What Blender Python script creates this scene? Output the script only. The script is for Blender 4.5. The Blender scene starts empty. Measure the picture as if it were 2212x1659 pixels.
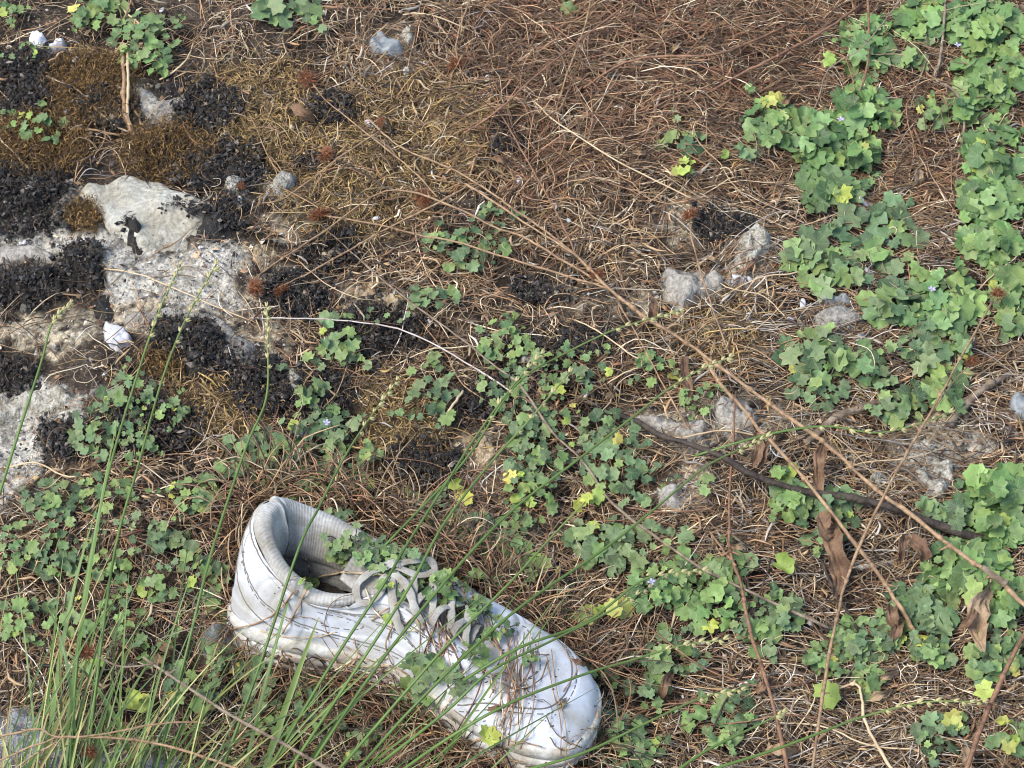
import bpy, math, random
import numpy as np
from mathutils import Vector, Matrix
from mathutils.bvhtree import BVHTree

random.seed(11)
RNG = np.random.default_rng(11)
C = bpy.context.scene.collection
sc = bpy.context.scene

# ------------------------------------------------------------------ camera, sky, sun, exposure
EL = math.radians(52)
DIST = 1.75
TANH = 0.36 / DIST
cd = bpy.data.cameras.new('camera')
cam = bpy.data.objects.new('camera', cd)
C.objects.link(cam)
cam.location = (0, -DIST * math.cos(EL), DIST * math.sin(EL))
cam.rotation_euler = (math.radians(90) - EL, 0, 0)
cd.sensor_width = 36
cd.lens = 18 / TANH
cd.clip_start = 0.05
cd.clip_end = 60
sc.camera = cam

SUN_DIR = Vector((-0.50, -0.22, 0.84)).normalized()      # towards the sun
w = bpy.data.worlds.new('World')
sc.world = w
w.use_nodes = True
nt = w.node_tree
sky = nt.nodes.new('ShaderNodeTexSky')
sky.sky_type = 'NISHITA'
sky.sun_disc = False
sky.sun_elevation = math.asin(SUN_DIR.z)
sky.sun_rotation = math.atan2(SUN_DIR.x, SUN_DIR.y)
nt.links.new(sky.outputs[0], nt.nodes['Background'].inputs[0])
nt.nodes['Background'].inputs[1].default_value = 0.15
sd = bpy.data.lights.new('sun', 'SUN')
sd.energy = 2.35
sd.angle = math.radians(26)
sd.color = (1.0, 0.96, 0.89)
sun = bpy.data.objects.new('sun', sd)
C.objects.link(sun)
sun.rotation_euler = SUN_DIR.to_track_quat('Z', 'Y').to_euler()
sc.view_settings.view_transform = 'Standard'
sc.view_settings.look = 'None'
sc.view_settings.exposure = 0.95
sc.view_settings.gamma = 1
sc.view_settings.use_curve_mapping = False
sc.cycles.pixel_filter_type = 'BLACKMAN_HARRIS'
sc.cycles.filter_width = 1.05
sc.cycles.max_bounces = 6
sc.cycles.transparent_max_bounces = 12

# ------------------------------------------------------------------ photo pixel (2212 wide) <-> place on the ground
CP = np.array([0, -DIST * math.cos(EL), DIST * math.sin(EL)])
FW = np.array([0, math.cos(EL), -math.sin(EL)])
UP = np.array([0, math.sin(EL), math.cos(EL)])
RT = np.array([1.0, 0, 0])

def rays(u, v):
    x = (np.asarray(u, float) - 1106) / 1106 * TANH
    y = -(np.asarray(v, float) - 829.5) / 1106 * TANH
    return FW + x[..., None] * RT + y[..., None] * UP

def toUV(p):
    q = p - CP
    d = q @ FW
    return 1106 + (q @ RT) / d / TANH * 1106, 829.5 - (q @ UP) / d / TANH * 1106

# ------------------------------------------------------------------ numpy noise
_lat = RNG.random((256, 256))

def vnoise(x, y, f, s=0):
    x = x * f + 37.7 * s + 1000; y = y * f + 91.3 * s + 1000
    xi = np.floor(x).astype(int); yi = np.floor(y).astype(int)
    fx = x - xi; fy = y - yi
    fx = fx * fx * fx * (fx * (fx * 6 - 15) + 10); fy = fy * fy * fy * (fy * (fy * 6 - 15) + 10)
    g = lambda a, b: _lat[(a + 17 * s) & 255, (b + 53 * s) & 255]
    return (g(xi, yi) * (1 - fx) * (1 - fy) + g(xi + 1, yi) * fx * (1 - fy) + g(xi, yi + 1) * (1 - fx) * fy + g(xi + 1, yi + 1) * fx * fy) * 2 - 1

def fbm(x, y, f, o=4, s=0, gain=.5):
    a = 1; r = 0
    for k in range(o):
        r = r + a * vnoise(x, y, f, s + k * 3); a *= gain; f *= 2.03
    return r

def G(x, y):
    x = np.asarray(x, float); y = np.asarray(y, float)
    return 0.008 * vnoise(x, y, 7, 1) + 0.005 * vnoise(x, y, 21, 2) + 0.0022 * vnoise(x, y, 70, 3)

def Pn(u, v, h=0.0):
    r = rays(u, v)
    z = np.zeros(np.shape(u)) + h
    for _ in range(7):
        t = (z - CP[2]) / r[..., 2]
        p = CP + r * t[..., None]
        z = G(p[..., 0], p[..., 1]) + h
    p[..., 2] = z
    return p

def P(u, v, h=0.0):
    return Vector(Pn(np.array([u], float), np.array([v], float), h)[0])

def mpp(p):
    return float((np.array(p) - CP) @ FW) * TANH / 1106

# crops of the photograph -> 2212 coordinates
def cr(ox, oy, s):
    return lambda x, y: ((ox + x / s) * .66526, (oy + y / s) * .66526)
K1 = cr(0, 0, 2.458); K2 = cr(0, 550, 2.458); K3 = cr(850, 0, 2.592); K4 = cr(1650, 0, 2.592)
K5 = cr(850, 600, 2.592); K6 = cr(1650, 600, 2.592); K7 = cr(850, 1150, 2.592); K8 = cr(1650, 1150, 2.592)
K9 = cr(2400, 650, 2.3697); K10 = cr(2400, 1350, 2.3697)

# ------------------------------------------------------------------ materials
def mat(name, col=(.5, .5, .5), rough=.8, spec=.3, attr=False, objcol=False, noise=None, bump=None, trans=0.0,
        col2=None, nscale=300, speck=None, metal=0, sss=0):
    m = bpy.data.materials.new(name)
    m.use_nodes = True
    n = m.node_tree.nodes; l = m.node_tree.links
    b = n['Principled BSDF']
    b.inputs['Roughness'].default_value = rough
    b.inputs['Specular IOR Level'].default_value = spec
    tc = n.new('ShaderNodeTexCoord')
    if attr:
        a = n.new('ShaderNodeAttribute'); a.attribute_name = 'Col'; src = a.outputs['Color']
    elif objcol:
        a = n.new('ShaderNodeObjectInfo'); src = a.outputs['Color']
    else:
        a = n.new('ShaderNodeRGB'); a.outputs[0].default_value = (*col, 1); src = a.outputs[0]
    if col2:
        nz = n.new('ShaderNodeTexNoise'); nz.inputs['Scale'].default_value = nscale; nz.inputs['Detail'].default_value = 6
        nz.inputs['Roughness'].default_value = .65
        l.new(tc.outputs['Object'], nz.inputs['Vector'])
        rp = n.new('ShaderNodeMapRange'); rp.inputs['From Min'].default_value = .38; rp.inputs['From Max'].default_value = .64
        l.new(nz.outputs['Fac'], rp.inputs['Value'])
        mx = n.new('ShaderNodeMix'); mx.data_type = 'RGBA'
        l.new(rp.outputs[0], mx.inputs['Factor']); l.new(src, mx.inputs['A']); mx.inputs['B'].default_value = (*col2, 1)
        src = mx.outputs['Result']
    if noise:
        nz = n.new('ShaderNodeTexNoise'); nz.inputs['Scale'].default_value = noise[0]; nz.inputs['Detail'].default_value = 5
        l.new(tc.outputs['Object'], nz.inputs['Vector'])
        rp = n.new('ShaderNodeMapRange'); rp.inputs['From Min'].default_value = .3; rp.inputs['From Max'].default_value = .7
        rp.inputs['To Min'].default_value = 1 - noise[1]; rp.inputs['To Max'].default_value = 1 + noise[1]
        l.new(nz.outputs['Fac'], rp.inputs['Value'])
        vm = n.new('ShaderNodeVectorMath'); vm.operation = 'SCALE'
        l.new(src, vm.inputs[0]); l.new(rp.outputs[0], vm.inputs['Scale']); src = vm.outputs[0]
    if speck:      # (scale, threshold, colour)
        vo = n.new('ShaderNodeTexVoronoi'); vo.inputs['Scale'].default_value = speck[0]
        l.new(tc.outputs['Object'], vo.inputs['Vector'])
        lt = n.new('ShaderNodeMath'); lt.operation = 'LESS_THAN'; lt.inputs[1].default_value = speck[1]
        l.new(vo.outputs['Distance'], lt.inputs[0])
        mx = n.new('ShaderNodeMix'); mx.data_type = 'RGBA'
        l.new(lt.outputs[0], mx.inputs['Factor']); l.new(src, mx.inputs['A']); mx.inputs['B'].default_value = (*speck[2], 1)
        src = mx.outputs['Result']
    l.new(src, b.inputs['Base Color'])
    if bump:
        nz = n.new('ShaderNodeTexNoise'); nz.inputs['Scale'].default_value = bump[0]; nz.inputs['Detail'].default_value = 6
        l.new(tc.outputs['Object'], nz.inputs['Vector'])
        bp = n.new('ShaderNodeBump'); bp.inputs['Strength'].default_value = bump[1]; bp.inputs['Distance'].default_value = bump[2]
        l.new(nz.outputs['Fac'], bp.inputs['Height']); l.new(bp.outputs[0], b.inputs['Normal'])
    if trans:
        tr = n.new('ShaderNodeBsdfTranslucent'); ms = n.new('ShaderNodeMixShader'); ms.inputs[0].default_value = trans
        l.new(src, tr.inputs['Color'])
        l.new(b.outputs[0], ms.inputs[1]); l.new(tr.outputs[0], ms.inputs[2])
        l.new(ms.outputs[0], n['Material Output'].inputs['Surface'])
    return m

def leaf_material():
    m = bpy.data.materials.new('leaf'); m.use_nodes = True
    n = m.node_tree.nodes; l = m.node_tree.links; b = n['Principled BSDF']
    tc = n.new('ShaderNodeTexCoord'); oi = n.new('ShaderNodeObjectInfo')
    sx = n.new('ShaderNodeSeparateXYZ'); l.new(tc.outputs['Object'], sx.inputs[0])
    def math_(op, a, b_=None, c=None):
        k = n.new('ShaderNodeMath'); k.operation = op
        for i, q in enumerate((a, b_, c)):
            if q is None: continue
            if isinstance(q, (int, float)): k.inputs[i].default_value = q
            else: l.new(q, k.inputs[i])
        return k.outputs[0]
    ang = math_('ARCTAN2', sx.outputs['X'], sx.outputs['Y'])
    s = math_('ABSOLUTE', math_('SINE', math_('MULTIPLY', ang, 4.0)))        # zero on the veins
    ln = n.new('ShaderNodeVectorMath'); ln.operation = 'LENGTH'; l.new(tc.outputs['Object'], ln.inputs[0])
    wd = math_('MULTIPLY', s, ln.outputs['Value'])
    vein = n.new('ShaderNodeMapRange'); vein.inputs['From Min'].default_value = 0.02; vein.inputs['From Max'].default_value = .12
    vein.inputs['To Min'].default_value = 1; vein.inputs['To Max'].default_value = 0
    l.new(wd, vein.inputs['Value'])
    nz = n.new('ShaderNodeTexNoise'); nz.inputs['Scale'].default_value = 2.2; nz.inputs['Detail'].default_value = 6
    l.new(tc.outputs['Object'], nz.inputs['Vector'])
    wv = n.new('ShaderNodeVectorMath'); wv.operation = 'ADD'
    l.new(tc.outputs['Object'], wv.inputs[0]); l.new(oi.outputs['Location'], wv.inputs[1])
    nz2 = n.new('ShaderNodeTexNoise'); nz2.inputs['Scale'].default_value = 1.3; nz2.inputs['Detail'].default_value = 4
    l.new(wv.outputs[0], nz2.inputs['Vector'])
    rp = n.new('ShaderNodeMapRange'); rp.inputs['From Min'].default_value = .3; rp.inputs['From Max'].default_value = .7
    rp.inputs['To Min'].default_value = .78; rp.inputs['To Max'].default_value = 1.25
    l.new(nz2.outputs['Fac'], rp.inputs['Value'])
    vm = n.new('ShaderNodeVectorMath'); vm.operation = 'SCALE'; l.new(oi.outputs['Color'], vm.inputs[0]); l.new(rp.outputs[0], vm.inputs['Scale'])
    mx = n.new('ShaderNodeMix'); mx.data_type = 'RGBA'; mx.inputs['B'].default_value = (.31, .42, .19, 1)
    l.new(math_('MULTIPLY', vein.outputs[0], .38), mx.inputs['Factor']); l.new(vm.outputs[0], mx.inputs['A'])
    # brown blemishes
    nz3 = n.new('ShaderNodeTexNoise'); nz3.inputs['Scale'].default_value = 3.5; l.new(wv.outputs[0], nz3.inputs['Vector'])
    bl = n.new('ShaderNodeMapRange'); bl.inputs['From Min'].default_value = .68; bl.inputs['From Max'].default_value = .72
    l.new(nz3.outputs['Fac'], bl.inputs['Value'])
    mx2 = n.new('ShaderNodeMix'); mx2.data_type = 'RGBA'; mx2.inputs['B'].default_value = (.17, .12, .04, 1)
    l.new(math_('MULTIPLY', bl.outputs[0], .7), mx2.inputs['Factor']); l.new(mx.outputs['Result'], mx2.inputs['A'])
    col = mx2.outputs['Result']
    l.new(col, b.inputs['Base Color']); b.inputs['Roughness'].default_value = .5; b.inputs['Specular IOR Level'].default_value = .32
    bp = n.new('ShaderNodeBump'); bp.inputs['Strength'].default_value = .45; bp.inputs['Distance'].default_value = .0013
    hh = math_('SUBTRACT', nz.outputs['Fac'], math_('MULTIPLY', vein.outputs[0], .15)); l.new(hh, bp.inputs['Height']); l.new(bp.outputs[0], b.inputs['Normal'])
    tr = n.new('ShaderNodeBsdfTranslucent'); l.new(col, tr.inputs['Color'])
    ms = n.new('ShaderNodeMixShader'); ms.inputs[0].default_value = .22
    l.new(b.outputs[0], ms.inputs[1]); l.new(tr.outputs[0], ms.inputs[2]); l.new(ms.outputs[0], n['Material Output'].inputs['Surface'])
    return m

M = dict(
    soil=mat('soil', attr=True, rough=.9, noise=(420, .55), bump=(900, .9, .0015), speck=(520, .16, (.30, .25, .19))),
    straw=mat('straw', attr=True, rough=.55, spec=.4, noise=(160, .22)),
    fibre=mat('moss_fibre', attr=True, rough=.8, spec=.3),
    blackmoss=mat('black_moss', (.012, .011, .010), rough=.62, spec=.5, col2=(.040, .032, .022), nscale=260, bump=(800, 1, .003), speck=(430, .12, (.17, .15, .13))),
    brownmoss=mat('brown_moss', (.070, .040, .014), rough=.8, col2=(.020, .014, .008), nscale=300, bump=(700, 1, .003)),
    palestone=mat('pale_stone', (.43, .41, .34), rough=.85, col2=(.30, .265, .195), nscale=30, noise=(260, .3), bump=(240, .9, .0022), speck=(150, .085, (.11, .09, .06))),
    greystone=mat('grey_stone', (.36, .33, .28), rough=.8, col2=(.19, .17, .14), nscale=90, noise=(450, .3), bump=(300, .9, .002), speck=(300, .12, (.09, .08, .07))),
    roughstone=mat('rough_pale_stone', (.46, .43, .36), rough=.9, col2=(.20, .17, .12), nscale=170, noise=(600, .35), bump=(420, 1, .003)),
    warmstone=mat('warm_stone', (.50, .39, .25), rough=.9, col2=(.25, .18, .10), nscale=150, noise=(500, .3), bump=(400, 1, .003)),
    quartz=mat('quartz', (.72, .71, .72), rough=.35, spec=.5, col2=(.48, .45, .45), nscale=110, bump=(160, .5, .002)),
    slate=mat('slate', (.17, .18, .18), rough=.5, spec=.5, col2=(.30, .31, .30), nscale=80, bump=(200, .6, .002)),
    leaf=leaf_material(),
    petiole=mat('petiole', (.10, .12, .045), rough=.6, col2=(.16, .07, .04), nscale=40),
    drystem=mat('dry_stem', (.37, .235, .125), rough=.55, spec=.4, col2=(.20, .115, .06), nscale=90, noise=(400, .3), bump=(300, .8, .0008)),
    redstem=mat('reddish_stem', (.27, .14, .075), rough=.55, spec=.4, col2=(.15, .075, .042), nscale=90, noise=(400, .3), bump=(300, .8, .0008)),
    palestem=mat('pale_stem', (.60, .46, .28), rough=.5, spec=.4, col2=(.48, .33, .18), nscale=50),
    whitestem=mat('silver_stem', (.62, .55, .49), rough=.4, spec=.5, col2=(.40, .31, .25), nscale=45),
    bark=mat('dark_bark', (.075, .055, .040), rough=.7, spec=.35, col2=(.030, .021, .016), nscale=130, bump=(260, 1, .002)),
    wood=mat('weathered_wood', (.30, .23, .16), rough=.8, col2=(.13, .09, .06), nscale=120, bump=(250, 1, .002)),
    burr=mat('burr', (.22, .085, .036), rough=.5, spec=.4, noise=(300, .4)),
    dead=mat('dead_leaf', (.27, .165, .095), rough=.7, spec=.3, col2=(.12, .065, .040), nscale=70, bump=(230, .9, .002), trans=.12),
    paledead=mat('pale_dead_leaf', (.44, .31, .19), rough=.65, spec=.35, col2=(.28, .18, .10), nscale=90, bump=(230, .9, .002), trans=.12),
    grass=mat('grass_blade', attr=True, rough=.42, spec=.4, trans=.2, noise=(60, .15)),
    spike=mat('spikelet', (.50, .40, .20), rough=.6, col2=(.34, .33, .13), nscale=160),
    petal=mat('petal', (.50, .46, .58), rough=.6, trans=.2),
    white=mat('shoe_leather', (.63, .645, .69), rough=.42, spec=.45, col2=(.42, .395, .34), nscale=26, noise=(900, .04), bump=(900, .25, .0004), speck=(75, .045, (.10, .085, .07))),
    panel=mat('shoe_rim_leather', (.70, .71, .73), rough=.5, spec=.4, col2=(.50, .48, .44), nscale=30, bump=(700, .3, .0005)),
    sole=mat('shoe_sole', (.60, .58, .52), rough=.65, col2=(.34, .29, .22), nscale=42, noise=(300, .2), bump=(400, .6, .001)),
    lace=mat('lace', (.43, .41, .36), rough=.9, col2=(.24, .21, .165), nscale=60, noise=(900, .15), bump=(900, .5, .0006)),
    insole=mat('muddy_insole', (.13, .11, .08), rough=.6, col2=(.05, .04, .03), nscale=90, bump=(300, 1, .003)),
    thread=mat('seam_or_crease', (.19, .17, .145), rough=.8),
)
# woven lining
def lining_material():
    m = mat('lining', (.46, .445, .41), rough=.9, col2=(.27, .245, .20), nscale=40, noise=(500, .15))
    n = m.node_tree.nodes; l = m.node_tree.links
    at = n.new('ShaderNodeAttribute'); at.attribute_name = 'rib'
    sp = n.new('ShaderNodeSeparateXYZ'); l.new(at.outputs['Vector'], sp.inputs[0])
    out = []
    for k, f in (('X', 1), ('Y', 1)):
        a = n.new('ShaderNodeMath'); a.operation = 'SINE'; l.new(sp.outputs[k], a.inputs[0]); out.append(a.outputs[0])
    ad = n.new('ShaderNodeMath'); ad.operation = 'ADD'; l.new(out[0], ad.inputs[0]); l.new(out[1], ad.inputs[1])
    bp = n.new('ShaderNodeBump'); bp.inputs['Strength'].default_value = .4; bp.inputs['Distance'].default_value = .00018
    l.new(ad.outputs[0], bp.inputs['Height']); l.new(bp.outputs[0], n['Principled BSDF'].inputs['Normal'])
    return m
M['lining'] = lining_material()

def plastic_material():
    m = bpy.data.materials.new('clear_plastic'); m.use_nodes = True
    n = m.node_tree.nodes; l = m.node_tree.links; b = n['Principled BSDF']
    b.inputs['Base Color'].default_value = (.30, .31, .32, 1); b.inputs['Roughness'].default_value = .12
    b.inputs['Specular IOR Level'].default_value = .8
    tr = n.new('ShaderNodeBsdfTransparent'); ms = n.new('ShaderNodeMixShader'); ms.inputs[0].default_value = .6
    l.new(tr.outputs[0], ms.inputs[1]); l.new(b.outputs[0], ms.inputs[2]); l.new(ms.outputs[0], n['Material Output'].inputs['Surface'])
    tc = n.new('ShaderNodeTexCoord'); nz = n.new('ShaderNodeTexNoise'); nz.inputs['Scale'].default_value = 260; nz.inputs['Detail'].default_value = 4
    l.new(tc.outputs['Object'], nz.inputs['Vector'])
    bp = n.new('ShaderNodeBump'); bp.inputs['Strength'].default_value = 1; bp.inputs['Distance'].default_value = .003
    l.new(nz.outputs['Fac'], bp.inputs['Height']); l.new(bp.outputs[0], b.inputs['Normal'])
    return m
M['plastic'] = plastic_material()

# ------------------------------------------------------------------ object helpers
def mesh_np(name, verts, faces, m, cols=None, smooth=True):
    """verts (N,3); faces (F,k) array, or list of such arrays"""
    me = bpy.data.meshes.new(name)
    fl = faces if isinstance(faces, list) else [faces]
    nv = len(verts); tot = sum(f.size for f in fl); nf = sum(len(f) for f in fl)
    me.vertices.add(nv); me.vertices.foreach_set('co', np.ascontiguousarray(verts, dtype=np.float32).ravel())
    me.loops.add(tot); me.loops.foreach_set('vertex_index', np.concatenate([f.ravel() for f in fl]).astype(np.int32))
    me.polygons.add(nf)
    sizes = np.concatenate([np.full(len(f), f.shape[1]) for f in fl])
    st = np.zeros(nf, dtype=np.int32); st[1:] = np.cumsum(sizes)[:-1]
    me.polygons.foreach_set('loop_start', st)
    me.polygons.foreach_set('use_smooth', np.full(nf, smooth))
    me.update(calc_edges=True)
    if cols is not None:
        a = me.color_attributes.new('Col', 'FLOAT_COLOR', 'POINT')
        c4 = np.ones((nv, 4), dtype=np.float32); c4[:, :3] = cols
        a.data.foreach_set('color', c4.ravel())
    if m: me.materials.append(m)
    return me

def link(name, me, parent=None):
    o = bpy.data.objects.new(name, me); C.objects.link(o)
    if parent: o.parent = parent
    return o

def tag(o, label=None, cat=None, group=None, kind=None):
    for k, v in (('label', label), ('category', cat), ('group', group), ('kind', kind)):
        if v: o[k] = v
    return o

def empty(name, loc):
    o = bpy.data.objects.new(name, None); C.objects.link(o); o.location = loc; o.empty_display_size = .01
    return o

def catmull(pts, n=6):
    pts = [Vector(p) for p in pts]
    if len(pts) < 3: return [pts[0].lerp(pts[-1], k / n) for k in range(n + 1)]
    q = [pts[0] * 2 - pts[1]] + pts + [pts[-1] * 2 - pts[-2]]
    out = []
    for i in range(1, len(q) - 2):
        a, b, c, d = q[i - 1:i + 3]
        for k in range(n):
            t = k / n
            out.append(.5 * ((2 * b) + (c - a) * t + (2 * a - 5 * b + 4 * c - d) * t * t + (3 * b - a - 3 * c + d) * t ** 3))
    out.append(pts[-1])
    return out

class MB:
    def __init__(s): s.v = []; s.f3 = []; s.f4 = []; s.n = 0; s.c = []
    def add(s, v, f, col=None):
        v = np.asarray(v, float)
        f = np.asarray(f, int) + s.n
        (s.f3 if f.shape[1] == 3 else s.f4).append(f)
        s.v.append(v); s.n += len(v)
        if col is not None: s.c.append(np.tile(np.asarray(col, float), (len(v), 1)) if np.ndim(col) == 1 else col)
    def tube(s, path, r, sides=6, flat=1.0, col=None, caps=True):
        p = np.array([tuple(q) for q in path], float); n = len(p)
        r = np.array([r(k / (n - 1)) for k in range(n)]) if callable(r) else np.full(n, r)
        t = np.gradient(p, axis=0); t /= np.linalg.norm(t, axis=1)[:, None] + 1e-12
        ref = np.array([0, 0, 1.0]) if abs(t[:, 2]).mean() < .85 else np.array([0, 1.0, 0])
        a = np.cross(t, ref); a /= np.linalg.norm(a, axis=1)[:, None] + 1e-12
        b = np.cross(a, t)
        ang = np.arange(sides) / sides * 2 * math.pi
        v = p[:, None, :] + r[:, None, None] * (np.cos(ang)[None, :, None] * a[:, None, :] + flat * np.sin(ang)[None, :, None] * b[:, None, :])
        i = np.arange(n - 1)[:, None] * sides; j = np.arange(sides)[None, :]; j2 = (j + 1) % sides
        f = np.stack([i + j, i + j2, i + sides + j2, i + sides + j], -1).reshape(-1, 4)
        base = s.n
        s.add(v.reshape(-1, 3), f, col)
        if caps:
            k = np.arange(1, sides - 1)
            c0 = np.stack([np.zeros_like(k), k + 1, k], -1) + base
            c1 = np.stack([np.zeros_like(k), k, k + 1], -1) + base + (n - 1) * sides
            s.f3 += [c0, c1]
    def mesh(s, name, m, smooth=True):
        fl = [np.concatenate(x) for x in (s.f3, s.f4) if x]
        return mesh_np(name, np.concatenate(s.v), fl, m, np.concatenate(s.c) if s.c else None, smooth)
    def build(s, name, m, parent=None, smooth=True):
        o = link(name, s.mesh(name, m, smooth), None)
        if parent:
            o.parent = parent; o.matrix_parent_inverse = Matrix.Translation(-parent.location)
        return o

def keep(o, parent):
    o.parent = parent; o.matrix_parent_inverse = Matrix.Translation(-parent.location)
    return o

# ------------------------------------------------------------------ zones of the ground (photo 2212 coordinates, read back to the place)
def polyd(x, y, poly):
    """signed distance to a polygon, inside positive"""
    px = np.array([p[0] for p in poly]); py = np.array([p[1] for p in poly])
    d = np.full(np.shape(x), 1e9); ins = np.zeros(np.shape(x), bool)
    j = len(px) - 1
    for i in range(len(px)):
        ax, ay, bx, by = px[j], py[j], px[i], py[i]
        ex, ey = bx - ax, by - ay
        t = np.clip(((x - ax) * ex + (y - ay) * ey) / (ex * ex + ey * ey + 1e-15), 0, 1)
        d = np.minimum(d, np.hypot(x - ax - t * ex, y - ay - t * ey))
        c = ((ay > y) != (by > y)) & (x < (bx - ax) * (y - ay) / (by - ay + 1e-15) + ax)
        ins ^= c
        j = i
    return np.where(ins, d, -d)

MORTAR = [K2(*p) for p in [(380, 250), (640, 200), (700, 350), (850, 520), (1100, 660), (1400, 690), (1700, 640), (1950, 760), (1900, 950), (1960, 1170), (1600, 1150), (1300, 1080), (1000, 1100), (880, 1050), (850, 850), (500, 650), (0, 600), (-300, 600), (-300, 400), (350, 400)]]
MORTAR2 = [(-60, 800), (120, 830), (200, 860), (160, 930), (80, 1000), (0, 1100), (-80, 1100)]
MORTAR3 = [(1960, 960), (2080, 940), (2170, 960), (2080, 1010), (2050, 1080), (1960, 1060), (1930, 1010)]
MORTAR4 = [K6(*p) for p in [(1900, 430), (2050, 380), (2230, 380), (2260, 600), (2203, 720), (2050, 790), (1930, 720), (1850, 560)]]
def blob(u, v, lst):
    r = np.zeros(np.shape(u))
    for (cu, cv, ru, rv) in lst:
        r = np.maximum(r, np.clip(1.35 - np.sqrt(((u - cu) / ru) ** 2 + ((v - cv) / rv) ** 2), 0, .5) * 2)
    return r
BLACKZ = [(50, 160, 60, 45), (60, 215, 60, 45), (60, 440, 80, 65), (178, 590, 50, 40), (60, 620, 78, 48), (405, 745, 74, 38), (450, 792, 60, 28), (400, 474, 36, 10), (500, 485, 34, 34), (282, 508, 14, 20),
          (240, 250, 60, 40), (450, 230, 70, 40), (470, 370, 90, 50), (655, 360, 30, 20), (720, 540, 50, 34), (640, 640, 60, 45), (830, 720, 90, 50), (20, 810, 50, 40),
          (565, 855, 58, 50), (720, 250, 60, 30), (1100, 320, 40, 30), (130, 960, 50, 40), (330, 940, 90, 50), (1160, 640, 50, 30), (1260, 750, 60, 30), (1040, 850, 60, 40), (920, 1000, 70, 40),
          (1150, 780, 50, 40), (1560, 500, 60, 30), (700, 860, 60, 50)]
BROWNZ = [(200, 180, 90, 55), (210, 235, 80, 50), (80, 330, 100, 60), (360, 330, 90, 60), (180, 480, 35, 35), (350, 815, 45, 25)]
OCHREZ = [(650, 290, 170, 60), (880, 300, 200, 110), (760, 420, 160, 80), (560, 200, 120, 60), (450, 900, 120, 60), (850, 880, 60, 80), (1550, 740, 80, 60), (870, 960, 90, 80)]
REDZ = [(1350, 40, 330, 90), (1180, 120, 170, 110), (1620, 110, 200, 100), (1330, 260, 170, 110), (1140, 330, 90, 110), (1800, 60, 120, 80), (1950, 180, 60, 60), (2010, 350, 60, 80), (1520, 240, 120, 60)]
PALEZ = [(1500, 480, 80, 40), (1600, 600, 70, 50), (1370, 640, 60, 34), (1830, 700, 90, 40), (2000, 960, 90, 60), (1420, 930, 60, 40), (350, 700, 160, 40), (560, 760, 60, 60), (620, 480, 40, 30), (870, 620, 50, 30), (330, 235, 60, 40), (1230, 640, 40, 30), (1480, 1060, 60, 40), (120, 730, 80, 30), (30, 700, 60, 30), (980, 240, 50, 30), (870, 150, 60, 40), (540, 590, 90, 40), (790, 640, 70, 45), (560, 640, 40, 30), (1050, 975, 70, 50), (620, 410, 50, 20), (1560, 920, 170, 60)]

def zones(u, v):
    j = 18 * vnoise(u, v, .03, 5); k = 18 * vnoise(u, v, .03, 9)
    j = j + 10 * vnoise(u, v, .085, 15); k = k + 10 * vnoise(u, v, .085, 19)
    u = u + j; v = v + k
    mort = np.clip(np.maximum.reduce([polyd(u, v, q) for q in (MORTAR, MORTAR2, MORTAR3, MORTAR4)]) / 14 + .5, 0, 1)
    return dict(mortar=mort, black=blob(u, v, BLACKZ), brown=blob(u, v, BROWNZ), ochre=blob(u, v, OCHREZ), red=blob(u, v, REDZ), pale=blob(u, v, PALEZ))

# ------------------------------------------------------------------ ground
def axis(lo, hi, step, far):
    a = np.arange(lo, hi, step)
    e = [step]; 
    while sum(e) < far: e.append(e[-1] * 1.25)
    e = np.cumsum(e)
    return np.concatenate([lo - e[::-1], a, hi + e])
gx = axis(-.46, .46, .0021, 4); gy = axis(-.40, .47, .0021, 4)
X, Y = np.meshgrid(gx, gy)
u_, v_ = toUV(np.stack([X, Y, np.zeros_like(X)], -1))
inf = (np.abs(X) < .6) & (np.abs(Y) < .6)
u_ = np.where(inf, u_, 1500); v_ = np.where(inf, v_, 800)
z = zones(u_, v_)
Z = G(X, Y) - .0015 + .0011 * fbm(X, Y, 160, 3, 7) * inf
Z += z['black'] * (.004 + .004 * fbm(X, Y, 90, 4, 8, .65)) + z['brown'] * (.004 + .002 * fbm(X, Y, 120, 3, 4)) + z['mortar'] * (.0015 + .0012 * fbm(X, Y, 260, 3, 5))
def mixc(c, k, t): return c * (1 - t[..., None]) + np.array(k) * t[..., None]
n1 = fbm(X, Y, 60, 4, 3) * .5 + .5
col = mixc(np.zeros(X.shape + (3,)) + np.array([.030, .021, .014]), (.13, .10, .07), np.clip(n1 * .9 - .3, 0, 1))
col = mixc(col, (.10, .052, .026), z['red'] * .6)
col = mixc(col, (.13, .10, .045), z['ochre'] * .5)
pal = np.clip(fbm(X, Y, 130, 4, 12, .7) * .9 + .62, 0, 1)
col = mixc(col, (.50, .42, .29), z['pale'] * pal)
col = mixc(col, (.47, .44, .37), z['mortar'] * np.clip(pal * .7 + .42, 0, 1))
col = mixc(col, (.060, .036, .014), z['brown'])
col = mixc(col, (.017, .015, .013), z['black'] * (1 - .3 * z['mortar']))
ny, nx = X.shape
idx = np.arange(ny * nx).reshape(ny, nx)
F = np.stack([idx[:-1, :-1], idx[:-1, 1:], idx[1:, 1:], idx[1:, :-1]], -1).reshape(-1, 4)
ground_me = mesh_np('ground', np.stack([X, Y, Z], -1).reshape(-1, 3), F, M['soil'], col.reshape(-1, 3))
tag(link('ground', ground_me), 'dark soil with pale gritty mortar showing at the left', kind='structure')

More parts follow.
